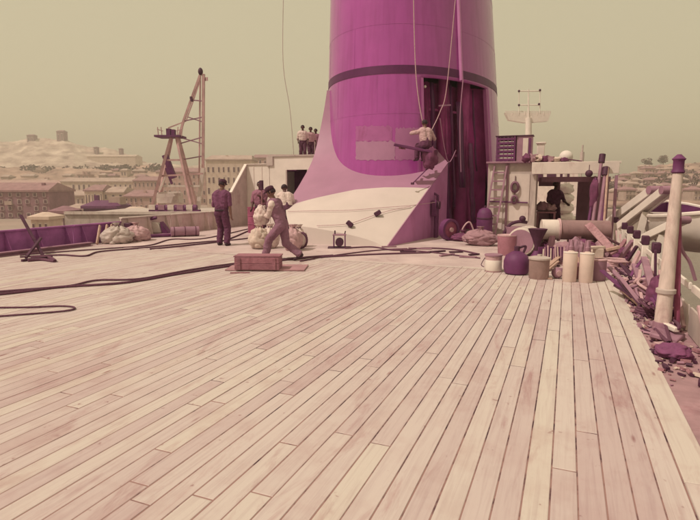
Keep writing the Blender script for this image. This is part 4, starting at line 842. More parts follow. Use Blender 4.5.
q = at(515, 226, 14.5); MB().tube(smooth_path([q + RT * -0.32 + UP * -0.25, q + RT * -0.16 + UP * 0.02, q + RT * 0.08 + UP * 0.12, q + RT * 0.33 + UP * 0.10]), 0.045, 8).build('band', DARK, o, smooth=True); MB().tube([(q.x, q.y, 0.003), (q.x, q.y, q.z - 0.02)], 0.22, 12, 0.26).build('drum', MAUVE, o, smooth=True); MB().ball(q + RT * 0.20 + UP * 0.2, 0.09, 10, 8).build('knob', DARK, o, smooth=True)
c = at(537.5, 236, 12.0); MBc = thing('vent_cowl', (c.x, c.y, 0), 'dark cone shaped cowl upside down beside the big pipe', 'cowl'); MB().lathe((c.x, c.y, 0.15), [(0.05, 0), (0.06, 0.12), (0.12, 0.30), (0.21, 0.50), (0.22, 0.515), (0.19, 0.50), (0.04, 0.15)], 16).build('cone', DARK, MBc, smooth=True); MB().lathe((c.x, c.y, 0.003), [(0.14, 0), (0.14, 0.02), (0.06, 0.15)], 14).build('foot', PURPLE, MBc, smooth=True)
c = G(480, 245.5); sack('soft_bag', (c.x, c.y, 0.20), (0.50, 0.34, 0.24), PCANVAS, 'mauve bag slumped at the foot of the dark tank', 'bag', 21)
c = G(463, 241); sack('soft_bag', (c.x, c.y, 0.10), (0.42, 0.30, 0.14), DCANVAS, 'flat dark bag on the deck between the wheel and the tank', 'bag', 23)
c = G(484, 238); tk = thing('domed_tank', c, 'dark upright tank with a domed top by the ladder foot', 'tank')
MB().lathe(c, [(0.24, 0.003), (0.25, 0.02), (0.25, 0.62), (0.235, 0.78), (0.18, 0.90), (0.09, 0.96), (0.01, 0.97)], 22).build('shell', PURPLE, tk, smooth=True); MB().lathe(c + UP * 0.60, [(0.251, 0), (0.258, 0.01), (0.258, 0.05), (0.251, 0.06)], 22).build('band', DARK, tk, smooth=True); MB().tube([c + UP * 0.96, c + UP * 1.04], 0.04).build('valve', DARK, tk); MB().ball(c - FW * 0.25 + RT * 0.12 + UP * 0.12, 0.045, 8, 6).build('drain_cock', SHL, tk)
c = G(449, 240.5); wl = thing('hose_wheel', c, 'dark spoked wheel standing at the corner of the purple casing', 'wheel'); cc = c + UP * 0.335
rot = (FW * -0.85 + RT * 0.5).normalized().to_track_quat('Z', 'Y').to_matrix()
MB().lathe(cc, [(0.25, -0.10), (0.33, -0.10), (0.33, 0.10), (0.25, 0.10), (0.25, -0.10)], 22, rot).build('tyre', PURPLE, wl, smooth=True); MB().lathe(cc, [(0.01, -0.08), (0.25, -0.06), (0.25, 0.06), (0.01, 0.08)], 22, rot).build('disc', RUST, wl, smooth=True); MB().lathe(cc, [(0.01, -0.12), (0.07, -0.12), (0.07, 0.13), (0.01, 0.13)], 12, rot).build('hub', SHL, wl, smooth=True)
MB().tube(smooth_path([cc + RT * 0.34 - UP * 0.33, cc + RT * 0.42 + UP * 0.05, cc + RT * 0.62 + UP * 0.22, cc + RT * 0.8 - UP * 0.2]), 0.025, 7).build('hose', PALE, wl, smooth=True)
# gas cylinders
def cyl(u, v, label, h=0.52):
    c = G(u, v); t = thing('gas_cylinder', c, label, 'gas cylinder', 'cream gas cylinders')
    MB().lathe(c, [(0.108, 0.003), (0.115, 0.015), (0.117, h - 0.03), (0.108, h - 0.008), (0.06, h + 0.01), (0.03, h + 0.03)], 24).build('body', M('cylinder_cream', (0.66, 0.53, 0.48), 0.45, 0.08, 5, 0.05), t, smooth=True)
    MB().lathe(c + UP * (h + 0.01), [(0.035, 0), (0.045, 0.08), (0.03, 0.10), (0.03, 0.17), (0.015, 0.20)], 12).build('valve', MAUVE, t, smooth=True)
    MB().lathe(c + UP * (h - 0.02), [(0.112, 0), (0.1185, 0.004), (0.1185, 0.014), (0.112, 0.018)], 24).build('collar', WHITE, t, smooth=True)
    for s in (-1, 1): MB().bar(c + RT * 0.055 * s + UP * (h - 0.005), c + RT * 0.025 * s + UP * (h + 0.21), 0.022, 0.022).build('guard', MAUVE, t)
    return t
cyl(569, 281.5, 'left one of the two cream gas cylinders at the planking edge')
cyl(585.3, 282.3, 'right one of the two cream gas cylinders at the planking edge', 0.51)
c = G(577, 280) + FW * 0.12; o = MB().box(c + UP * 0.15, (0.14, 0.10, 0.29)).build('gap_shade_block', WOODP, origin=c, bevel=0.01); tag(o, 'mauve block in place of the shadow between the two cream gas cylinders', 'block')  # dark block filling the gap to stand for the shadow between the cylinders
c = G(599, 281) + FW * 0.1; t = thing('oil_canister', c, 'mauve grey canister right of the gas cylinders', 'canister'); MB().lathe(c, [(0.145, 0.003), (0.15, 0.01), (0.15, 0.36), (0.13, 0.37), (0.01, 0.36)], 20).build('body', MAUVE, t, smooth=True); MB().lathe(c + UP * 0.35, [(0.151, 0), (0.156, 0.008), (0.156, 0.02), (0.14, 0.03)], 20).build('rim', SHL, t, smooth=True)
c = c + UP * 0.385; o = MB().box(c + UP * 0.09, (0.15, 0.13, 0.17), rz=0.3).box(c + UP * 0.19 + RT * -0.05, (0.32, 0.12, 0.05), rz=0.6).build('cardboard_carton', CANVAS, origin=c, bevel=0.01); tag(o, 'pale carton on top of the mauve grey canister', 'carton')
c = G(557, 278.5) + UP * 0.105; t = thing('round_float', c, 'small round mauve float lying left of the gas cylinders', 'float'); MB().ball(c, 0.10, 16, 12).build('ball', MAUVE, t, smooth=True); MB().lathe(c - FW * 0.085, [(0.055, 0), (0.05, 0.012), (0.01, 0.014)], 14, (FW * -1).to_track_quat('Z', 'Y').to_matrix()).build('cap', SHL, t, smooth=True)
for i, (u0, v0, u1, v1, h0, h1, lab) in enumerate(((541, 275, 557, 266, .02, .10, 'pale board end poking out left of the round float, lower one'), (544, 272, 561, 262, .06, .16, 'pale board end poking out left of the round float, upper one'), (538, 279, 552, 279.5, .02, .02, 'short flat board lying before the grey lidded tin'))):
    a, b_ = G(u0, v0) + UP * h0, G(u1, v1) + UP * h1; o = MB().bar(a, b_, 0.09, 0.025).build('board', WOOD, origin=a, bevel=0.004); tag(o, lab, 'board', 'boards by the float')
# crate of upright bars
c = G(553, 264); cr = thing('bar_crate', c, 'open crate of pale upright bars behind the board ends', 'crate')
for k in range(9): p = c + RT * (-0.22 + 0.055 * k); MB().bar(p + UP * 0.03, p + UP * (0.36 + rng.uniform(-.05, .05)) + RT * rng.uniform(-.02, .02) + FW * 0.04, 0.028, 0.02, (0, 1, 0)).build('bar', (CANVAS, MAUVE, SHL)[k % 3], cr)
MB().box(c + UP * 0.02 + FW * 0.1, (0.56, 0.34, 0.03), rz=YAW).build('base', WOODP, cr); MB().box(c + UP * 0.20 + FW * 0.14, (0.56, 0.03, 0.30), rz=YAW).build('back_board', PURPLE, cr)
# the big pipe on chocks
a, b_ = at(541, 232, 12.6), at(609, 229, 12.3); a.z = b_.z = 0.60; ax = (b_ - a).normalized()
pp = thing('ventilator_pipe', (a + b_) / 2 * 1.0, 'big mauve ventilator pipe with a cream end lying across chocks', 'pipe'); pp.location.z = 0
MB().tube([a.lerp(b_, 0.26), b_], 0.235, 24).build('pipe', M('mauve_grey_pipe', (0.27, 0.165, 0.175), 0.5, 0.2, 3, 0.08), pp, smooth=True)
MB().lathe(a, [(0.21, 0.02), (0.245, 0), (0.245, (b_ - a).length * 0.25), (0.21, (b_ - a).length * 0.25)], 24, ax.to_track_quat('Z', 'Y').to_matrix()).build('cream_end', CREAM, pp, smooth=True)
MB().lathe(a.lerp(b_, 0.25), [(0.236, 0), (0.275, 0), (0.275, 0.04), (0.236, 0.04)], 24, ax.to_track_quat('Z', 'Y').to_matrix()).build('flange', SHL, pp, smooth=True)
MB().lathe(a, [(0.20, 0.05), (0.01, 0.05)], 20, ax.to_track_quat('Z', 'Y').to_matrix()).build('blank', MAUVE, pp)
for k in (0.12, 0.5, 0.9): p = a.lerp(b_, k); MB().prism([p + ax * -0.06 + FW * -0.26 + UP * -0.597, p + ax * -0.06 + FW * 0.26 + UP * -0.597, p + ax * -0.06 + FW * 0.24 + UP * -0.13, p + ax * -0.06 + UP * -0.232, p + ax * -0.06 + FW * -0.24 + UP * -0.13], ax * 0.12).build('chock', WOODP, pp)
# junk heap between pipe and cylinders: canvas, boxes, hoses - each its own thing
heap = [(548, 254, .26, .20, .22, DCANVAS, 'dark canvas lump under the cream pipe end'), (566, 258, .34, .28, .26, PCANVAS, 'mauve canvas lump under the middle of the big pipe'), (583, 257, .30, .26, .28, DCANVAS, 'dark canvas lump behind the right gas cylinder'),
        (604, 258, .28, .24, .26, PCANVAS, 'mauve canvas lump under the right end of the big pipe'), (575, 262, .22, .2, .34, MAUVE, 'lumpy mauve sack right behind the gas cylinders'), (620, 262, .26, .24, .22, DCANVAS, 'dark canvas lump by the pale rope coil'), (594, 266, .18, .16, .26, CANVAS, 'pale canvas lump behind the mauve grey canister'), (626, 250, .26, .24, .30, PCANVAS, 'mauve canvas lump against the rail posts')]
for i, (u, v, a_, b2, hh, m, lab) in enumerate(heap):
    c = G(u, v); sack('canvas_lump', (c.x, c.y, hh * 0.5), (a_, b2, hh), m, lab, 'canvas', 31 + i, None, 0.7)
junk = [(561, 246, 0.9, .10, .05, 0.2, .30, MAUVE, 'mauve batten on the heap under the pipe'), (572, 251, 0.8, .07, .05, -0.25, .42, SHL, 'rose batten on the heap under the pipe'), (590, 254, 0.7, .09, .04, 0.5, .38, GREYP, 'grey batten on the heap behind the gas cylinders'), (607, 262, 0.8, .06, .06, 1.0, .25, WOODP, 'dark batten slanting by the canister'), (612, 256, 1.0, .09, .04, 0.75, .35, MAUVE, 'mauve batten slanting over the heap end')]
for i, (u, v, L, w_, h_, a_, z, m, lab) in enumerate(junk):
    c = G(u, v) + UP * z; d = RT * math.cos(a_) + FW * math.sin(a_) * 0.6 + UP * rng.uniform(-.3, .3); d.normalize(); o = MB().bar(c - d * L / 2, c + d * L / 2, w_, h_).build('batten', m, origin=c, bevel=0.006); tag(o, lab, 'batten', 'battens on the heap')
a, b_ = at(588, 224, 11.4), at(615, 253, 10.4); o = MB().bar(a, b_, 0.16, 0.05, (0, -1, 0.3)).build('scaffold_plank', M('mauve_scaffold_wood', (0.36, 0.20, 0.23), 0.8, 0.25, 4, 0.2, stretch=(5, 5, 5)), origin=b_, bevel=0.008); tag(o, 'wide mauve plank sloping from the big pipe down to the rope coil', 'plank')
o = MB().bar(at(606, 250, 10.5), at(620, 247, 10.4), 0.12, 0.06).build('scaffold_plank', WOOD, origin=at(610, 250, 10.5), bevel=0.008); tag(o, 'short pale plank at the lower end of the sloping plank', 'plank')
def coil(c, r, k, m, label, rr=0.022, tilt=0.0, group='rope coils on the starboard side'):
    t = thing('rope_coil', (c.x, c.y, 0), label, 'rope coil', group)
    for i in range(k):
        ph = rng.uniform(0, 6); P = []
        for j in range(23):
            a_ = ph + j * 2 * math.pi / 22; R_ = r * (1 + 0.12 * math.sin(2 * a_ + i)) + rng.uniform(-.015, .015); P.append(Vector((c.x + R_ * math.cos(a_), c.y + R_ * 0.85 * math.sin(a_), c.z + rr + i * rr * 1.5 + tilt * math.cos(a_) * r)))
        MB().tube(P, rr, 7, cap=True).build('turn', m, t, smooth=True)
    return t
coil(G(616, 271) , 0.24, 5, SHL, 'pale thick rope coil at the corner of the planking', 0.03)
coil(G(633, 275) + RT * 0.05, 0.22, 4, MAUVE, 'mauve rope coil right of the pale thick coil', 0.026, 0.2)
coil(G(644, 316) + RT * 0.10, 0.16, 4, ROPE, 'dark rope coil near the foot of the big pole', 0.018)
# timbers and canvas along the rail
tim = [(612, 262, .02, 632, 240, 11.4, .09, .06, WOODP, 'dark timber slanting up to the rail, farthest one'), (617, 266, .03, 640, 241, 10.2, .08, .07, MAUVE, 'mauve timber slanting up to the rail beside the darkest one'), (622, 272, .03, 637, 246, 9.6, .06, .05, DARK, 'nearly black timber slanting up to the rail'), (628, 278, .03, 641, 252, 9.2, .10, .04, SHL, 'rose board slanting up to the rail'), (645, 300, .03, 634, 265, 9.0, .08, .06, MAUVE, 'mauve timber lying along the planking edge'), (652, 312, .03, 640, 282, 8.3, .07, .05, WOOD, 'pale narrow timber lying along the planking edge'), (648, 316, .02, 637, 292, 7.6, .05, .05, WOODP, 'dark narrow timber lying along the planking edge'), (655, 297, .03, 657, 250, 7.6, .035, .035, DARK, 'thin black bar upright against the white rail'), (660, 326, .08, 648, 258, 8.6, .10, .05, MAUVE, 'long mauve board leaning along the inside of the rail')]
for i, (u0, v0, h0, u1, v1, d1, w_, h_, m, lab) in enumerate(tim):
    a = G(u0, v0) + UP * (h0 + h_ / 2); b_ = at(u1, v1, d1); b_.x = min(b_.x, 1.24); b_.z = max(b_.z, 0.06); o = MB().bar(a, b_, w_, h_, (0, 0, 1)).build('timber', m, origin=a, bevel=0.006); tag(o, lab, 'timber', 'timbers along the starboard rail')
a, b_ = at(636, 279, 8.8), at(644, 304, 7.5); t = thing('canvas_roll', G(641, 305), 'pale pink canvas roll leaning down to the planking edge', 'canvas roll'); MB().tube(smooth_path([a, a.lerp(b_, .5) + RT * .03, b_]), 0.085, 12, 0.11).build('roll', SHL, t, smooth=True); MB().tube([a.lerp(b_, .5) + RT * .02, a.lerp(b_, .56) + RT * .02], 0.112, 12).build('lashing', MAUVE, t); MB().lathe(b_, [(0.09, 0), (0.06, 0.004), (0.01, -0.02)], 12, (b_ - a).to_track_quat('Z', 'Y').to_matrix()).build('end_fold', DARK, t)
c = G(652, 314) + RT * 0.12; sack('tarpaulin_heap', (c.x, c.y, 0.20), (0.20, 0.26, 0.34), DCANVAS, 'dark purple tarpaulin heap left of the big pole', 'tarpaulin', 51, None, 0.6)
c = G(668, 356) + RT * 0.05; sack('tarpaulin_heap', (c.x, c.y, 0.035), (0.17, 0.20, 0.085), M('magenta_tarpaulin', (0.20, 0.06, 0.15), 0.8, 0.2, 6, 0.3), 'magenta purple tarpaulin lump nearest the camera at the rail', 'tarpaulin', 57, None, 0.9)
c = G(667, 340); o = MB().box(c + UP * 0.05, (0.26, 0.34, 0.05), rz=-0.4, ry=0.1).build('wood_chock', MAUVE, origin=c, bevel=0.01); tag(o, 'mauve wooden chock at the foot of the big pole', 'chock')
a, b_ = G(659, 333) + UP * 0.12, G(676, 341) + UP * 0.12; o = MB().bar(a, b_, 0.06, 0.05).build('wedge_board', WHITE, origin=a, bevel=0.006); tag(o, 'pale board laid across the chock at the pole foot', 'board')
a, b_ = G(656, 346) + UP * 0.02, G(680, 344) + UP * 0.02; o = MB().bar(a, b_, 0.07, 0.03).build('wedge_board', SHL, origin=a, bevel=0.006); tag(o, 'thin rose board flat on the waterway nearest the camera', 'board')
# small broken stuff in the waterway
deb = MB(); r2 = random.Random(5)
for i in range(700):
    y = 4.6 + 6.4 * r2.random() ** 0.8; x = XR + 0.05 + abs(r2.gauss(0, 0.22)); x = min(x, 1.3)
    if r2.random() < .25: y = 10.7 + 3.3 * r2.random(); x = -0.8 + 2.0 * r2.random()
    s = 0.012 + 0.034 * r2.random() ** 2; deb.cur = r2.choice((0, 0, 1, 1, 1, 2, 2, 3)); deb.box((x, y, s * 0.45 + 0.004), (s * (1 + 2 * r2.random()), s, s * 0.7), rz=r2.random() * 3, rx=r2.random() * .6)
o = deb.build('debris', [WOODP, DARK, MAUVE, CANVAS]); tag(o, 'broken wood chips and dirt along the starboard waterway', 'debris', kind='stuff')
# rail
rl = thing('ship_rail', (1.30, 9, 0), 'white starboard rail of dark capped posts and plates beside the gear', 'rail')
ys = [1.8 + 1.22 * k for k in range(14)]
for y in ys:
    if 6.4 < y < 7.2: continue
    MB().box((1.30, y, 0.31), (0.10, 0.12, 0.62)).build('post', WHITE, rl, bevel=0.008); MB().box((1.30, y, 0.70), (0.12, 0.14, 0.16)).build('post_cap', DARK, rl, bevel=0.015)
for a, b_ in zip(ys, ys[1:]):
    MB().box((1.325, (a + b_) / 2, 0.52), (0.035, b_ - a - 0.14, 0.08)).build('rail_bar', WHITE, rl, bevel=0.006)
    MB().box((1.325, (a + b_) / 2, 0.16), (0.03, b_ - a - 0.13, 0.30)).build('plate', GREYP, rl, bevel=0.006)
    MB().bar((1.30, a + 0.07, 0.05), (1.27, a + 0.55, 0.44), 0.04, 0.04).build('brace', SHL, rl)
# big pole
a = G(661.5, 334); b_ = at(678, 172, 5.75)
po = thing('big_pole', a, 'stout pale pole rising from the deck edge with a dark lantern on top', 'pole')
MB().tube([a + UP * 0.003, a.lerp(b_, 0.5), b_], 0.088, 16, 0.052).build('shaft', M('pale_spar_paint', (0.60, 0.49, 0.46), 0.6, 0.2, 4, 0.2, stretch=(5, 5, 1)), po, smooth=True)
MB().lathe(a, [(0.15, 0.003), (0.15, 0.03), (0.10, 0.05), (0.095, 0.14)], 16).build('foot_ring', MAUVE, po, smooth=True)
MB().lathe(b_, [(0.05, -0.02), (0.07, 0.0), (0.055, 0.03), (0.055, 0.12), (0.07, 0.14), (0.02, 0.19)], 14).build('lantern', PURPLE, po, smooth=True)
q = a.lerp(b_, 0.27); MB().lathe(q, [(0.085, -0.03), (0.10, -0.02), (0.10, 0.02), (0.083, 0.03)], 16).build('collar', GREYP, po, smooth=True)
a2, b2 = a + RT * 0.17 + UP * 0.02, b_ + RT * 0.05 - UP * 0.5; o = MB().tube([a2, b2], 0.03, 8).build('prop_bar', RUST, smooth=True, origin=a2); tag(o, 'dark red bar standing close beside the big pole', 'bar')
line('rope', [b_ - UP * 0.35 + RT * 0.05, b_ + RT * 0.10 - UP * 0.8, b_ + RT * 0.22 - UP * 1.0, b_ + RT * 0.3 - UP * 1.2], 0.02, MAUVE, 'rope looped outside the big pole')
# davits and lifeboat outboard
def davit(A, B, w_, label):
    t = thing('boat_davit', A, label, 'davit', 'boat davits outside the rail'); d = (B - A).normalized()
    x = d.cross(UP).normalized()
    for s in (-1, 1): MB().bar(A + x * w_ * 0.42 * s, B + x * w_ * 0.42 * s, w_ * 0.22, w_ * 0.7).build('beam', WHITE, t, bevel=0.01)
    MB().bar(A - UP * w_ * .1, B - UP * w_ * .1, w_ * 0.6, w_ * 0.25).build('web', CREAM, t)
    MB().tube([B - x * w_ * 0.6, B + x * w_ * 0.6], w_ * 0.36, 14).build('sheave', MAUVE, t, smooth=True)
    p = Vector((A.x, A.y, 0)); MB().bar(Vector((A.x + 0.05, A.y, -1.2)), A - UP * 0.05, 0.2, 0.2, (0, 1, 0)).build('heel_post', WHITE, t)
    MB().bar(A.lerp(B, 0.55) - UP * 0.1, Vector((A.x + 0.15, A.lerp(B, .5).y, -0.6)), 0.14, 0.14, (0, 1, 0)).build('strut', WHITE, t)
davit(at(609, 224, 15.5), at(655, 190, 13.6), 0.30, 'white boat davit beam farthest along the rail')
davit(at(622, 226, 13.4), at(668, 190, 11.6), 0.26, 'white boat davit beam in the middle, its head by the pole top')
davit(at(641, 240, 10.6), at(683, 220, 9.6), 0.20, 'white boat davit beam nearest the big pole')
lbt = thing('lifeboat', (2.6, 14, 0.3), 'white lifeboat with a dark purple inside hanging outside the rail', 'lifeboat')
def boat_rows(off=0.0, inner=False):
    rows = []
    for i in range(15):
        t = i / 14; y = 11.0 + 7.0 * t; w_ = 0.95 * (1 - abs(2 * t - 1) ** 2.6) ** 0.7 + 0.02; sh_ = 0.25 * (2 * t - 1) ** 2
        row = []
        for j in range(11):
            a_ = math.pi * j / 10; row.append(Vector((2.75 - math.cos(a_) * (w_ - off), y, 0.95 + sh_ - math.sin(a_) ** 0.7 * (0.85 - off) * (0.75 + 0.25 * (1 - abs(2 * t - 1))))))
        rows.append(row)
    return rows
MB().grid(boat_rows()).build('hull', WHITE, lbt, smooth=True); MB().grid(boat_rows(0.04)).build('lining', PURPLE, lbt, smooth=True)
br_ = boat_rows()
for j in (0, 10): MB().tube([r[j] for r in br_], 0.045, 7).build('gunwale', WHITE, lbt, smooth=True)
for i in (3, 6, 9, 11): MB().bar(br_[i][0] - UP * 0.12, br_[i][10] - UP * 0.12, 0.22, 0.04).build('thwart', CREAM, lbt)
for i in (2, 12):
    MB().tube([br_[i][5] + UP * 0.8, br_[i][5] + UP * 1.35], 0.015, 5).build('fall', ROPE, lbt)

# ------------------------------------------------------------------ floating crane
D = 40.0
bg_ = thing('crane_barge', at(178, 230, D), 'cream flat barge deck under the floating crane beyond the bulwark', 'barge')
zb = -0.30; bc = at(178, 230, D); 
def inb(r, d, z): return Vector((bc.x, bc.y, 0)) + RT * r + FW * d + UP * z
MB().prism([inb(-7, -3, SEA + .05), inb(9, -3, SEA + .05), inb(9, 8, SEA + .05), inb(-7, 8, SEA + .05)], UP * (zb - SEA - .05)).build('hull', GREYP, bg_)
MB().bar(inb(-7, -3, zb + .1), inb(9, -3, zb + .1), 0.2, 0.2).build('kerb', CREAM, bg_)
ck = thing('floating_crane', bc, 'pinkish A frame crane with a tall lattice jib beyond the bulwark', 'crane'); ck.location.z = zb
PINK = M('crane_pink_paint', (0.52, 0.33, 0.34), 0.6, 0.2, 2, 0.08)
def P(u, v, d=D): return at(u, v, d)
for (u0, v0, u1, v1, d) in ((150.5, 211, 171, 137, D - 1), (193, 211, 177, 137, D - 1), (157, 211, 171.5, 137, D + 3), (197, 209, 178, 137, D + 3)):
    MB().bar(P(u0, v0, d), P(u1, v1, (d + D) / 2), 0.23, 0.2).build('leg', PINK, ck)
for (u0, v0, u1, v1) in ((160, 176, 203, 173.5), (163, 186, 200, 186), (158, 193, 181, 192), (167, 160, 182, 160)): MB().bar(P(u0, v0, D - .6), P(u1, v1, D - .6), 0.12, 0.13).build('cross_beam', CREAM if v0 > 180 else PINK, ck)
MB().bar(P(165, 155), P(174, 178), 0.34, 0.4).build('ram', PURPLE, ck); MB().bar(P(166, 168), P(172, 184), 0.15, 0.15).build('stay', PURPLE, ck); MB().bar(P(160, 190), P(166, 175), 0.12, 0.12).build('stay', CREAM, ck)
MB().box(P(170.5, 136.8), (1.9, 1.6, 0.14), rz=YAW).build('top_platform', PURPLE, ck); MB().box(P(169, 132.5), (0.30, 0.4, 0.55), rz=YAW).box(P(173.5, 133), (0.25, 0.4, 0.5), rz=YAW).build('sheave_block', PURPLE, ck)
for u in (158.5, 162, 177, 181.5): MB().tube([P(u, 136.5, D - .5), P(u - (1 if u < 170 else -1), 127, D - .5)], 0.035, 5).build('rail_post', PINK, ck)
MB().tube([P(157, 129, D - .5), P(163, 131, D - .5)], 0.03, 5).build('hand_rail', PINK, ck); MB().tube([P(176, 131, D - .5), P(183, 128.5, D - .5)], 0.03, 5).build('hand_rail', PINK, ck)
MB().bar(P(203.5, 74), P(203, 168), 0.17, 0.2).build('jib_post', PINK, ck); MB().bar(P(203, 168), P(198, 209), 0.30, 0.26).build('jib_post', CREAM, ck); MB().bar(P(200.2, 76, D + .6), P(199, 205, D + 1), 0.08, 0.1).build('rear_post', PINK, ck)
ch = [P(200.5, 74), P(191, 100), P(183.5, 121), P(177.5, 142)]
for a, b_ in zip(ch, ch[1:]): MB().bar(a, b_, 0.13, 0.16).build('jib_chord', PINK, ck)
for a, b_ in zip([P(200, 80, D + .5), P(193.5, 100, D + .5), P(186, 121, D + .5)], [P(193.5, 100, D + .5), P(186, 121, D + .5), P(168, 128, D + .5)]): MB().bar(a, b_, 0.06, 0.08).build('jib_chord', PINK, ck)
for (u, v, u2, v2) in ((191, 100, 203, 101), (184, 121, 203, 117), (188, 117, 203, 122), (180, 143.5, 203, 137), (182, 138, 203, 144), (180, 160, 203, 156)): MB().bar(P(u, v), P(u2, v2), 0.07, 0.08).build('lattice_bar', MAUVE, ck)
MB().ball(P(200.5, 71.5), (0.18, 0.18, 0.28), 10, 8).build('head_sheave', DARK, ck); MB().box(P(191.5, 99), (0.18, 0.18, 0.35)).build('joint', DARK, ck); MB().box(P(206, 79), (0.3, 0.06, 0.25)).build('flag_plate', SHL, ck)
for k in range(5): c = P(153 + 9.3 * k, 208, D - 1.5); MB().box(c, (0.45, 0.5, 0.45), rz=YAW).build('winch_box', MAUVE if k % 2 else CREAM, ck); MB().tube([c + RT * 0.22, c + RT * 0.50], 0.24, 12).build('winch_drum', PURPLE, ck, smooth=True)
MB().bar(P(150, 212, D - 1.5), P(200, 212, D - 1.5), 0.5, 0.35).build('bed_frame', PURPLE, ck)
MB().box(P(170, 198, D + 1), (1.7, 1.2, 0.8), rz=YAW).build('engine_house', CREAM, ck, bevel=0.03)
MB().bar(P(157, 196, D), P(181, 193.5, D), 0.3, 0.3).build('boom_foot', CREAM, ck)

# ------------------------------------------------------------------ quay, hills, town
QZ = -7.4
q = MB().prism([(-48, -200, SEA - 1), (-48, 420, SEA - 1), (-260, 900, SEA - 1), (-1500, 900, SEA - 1), (-1500, -200, SEA - 1)], UP * (QZ - SEA + 1)).build('quay', M('quay_stone', (0.36, 0.28, 0.25), 0.9, 0.2, 0.05, 0.1)); tag(q, kind='structure')
q = MB().prism([at(560, 187, 210) * 1, at(860, 187, 150), at(900, 187, 800), at(560, 187, 900)], UP * 3)
q.v = [Vector((p.x, p.y, SEA - 1 if i < 4 else QZ)) for i, p in enumerate(q.v)]; q = q.build('far_quay', M('quay_stone', (0.36, 0.28, 0.25))); tag(q, kind='structure')
def interp(P, x):
    if x <= P[0][0]: return P[0][1]
    for (a, b_), (c, d) in zip(P, P[1:]):
        if x <= c: return b_ + (d - b_) * (x - a) / (c - a)
    return P[-1][1]
ROCK = M('limestone_hill', (0.36, 0.23, 0.21), 0.95, 0.25, 0.06, 0.6, c2=(0.62, 0.51, 0.44), stretch=(1, 1, 2.5))
HILLP = M('scrub_hill', (0.27, 0.155, 0.15), 0.95, 0.35, 0.05, 0.3, c2=(0.42, 0.29, 0.24))
def hill(name, prof, u0, u1, d0, d1, mat, zbase, nb=60, amp=1.0, shape=1.0):
    rows = []
    nu = int((u1 - u0) / 1.5)
    for i in range(nb + 14):
        t = i / nb; row = []
        for j in range(nu + 1):
            u = u0 + (u1 - u0) * j / nu; d = d0 + (d1 - d0) * min(t, 1) + max(0, t - 1) * 400
            zr_ = at(u, interp(prof, u), d1).z
            z = zbase + (zr_ - zbase) * (min(t, 1) ** shape) - max(0, t - 1) * 90
            p = at(u, 187, d); z += amp * mnoise.noise(Vector((p.x * .02, p.y * .02, 3))) * 4 * min(t * 2, 1) + amp * mnoise.noise(Vector((p.x * .09, p.y * .09, 1))) * 1.6 * min(t * 2, 1) + amp * (1.6 - 3.2 * abs(mnoise.noise(Vector((p.x * .05, p.y * .05, 7))))) * min(t * 2, 1) * (1 if t < 0.97 else 0.3) + amp * mnoise.noise(Vector((p.x * .3, p.y * .3, 5))) * 0.7 * min(t, 1)
            row.append(Vector((p.x, p.y, max(z, SEA - 0.6))))
        rows.append(row)
    o = MB().grid(rows).build(name, mat, smooth=True); tag(o, kind='structure'); return o
hill('left_hill', [(-120, 150), (-20, 142), (22, 141), (34, 137.5), (60, 139), (74, 141), (90, 148), (100, 149), (118, 150), (130, 156), (150, 163), (190, 166), (230, 164), (300, 166)], -120, 330, 470, 640, ROCK, -6, shape=1.5)
hill('scrub_slope', [(-120, 172), (20, 170), (60, 168), (110, 169), (150, 167), (205, 172), (330, 172)], -120, 330, 300, 440, HILLP, -7, shape=1.2)
hill('right_hill', [(560, 186), (605, 183), (625, 177), (645, 170), (660, 166), (680, 165), (720, 160), (800, 158)], 560, 860, 220, 420, HILLP, -7, shape=0.9)
WINM = M('window_glass_far', (0.13, 0.06, 0.085), 0.3, 0.2, 1, 0)
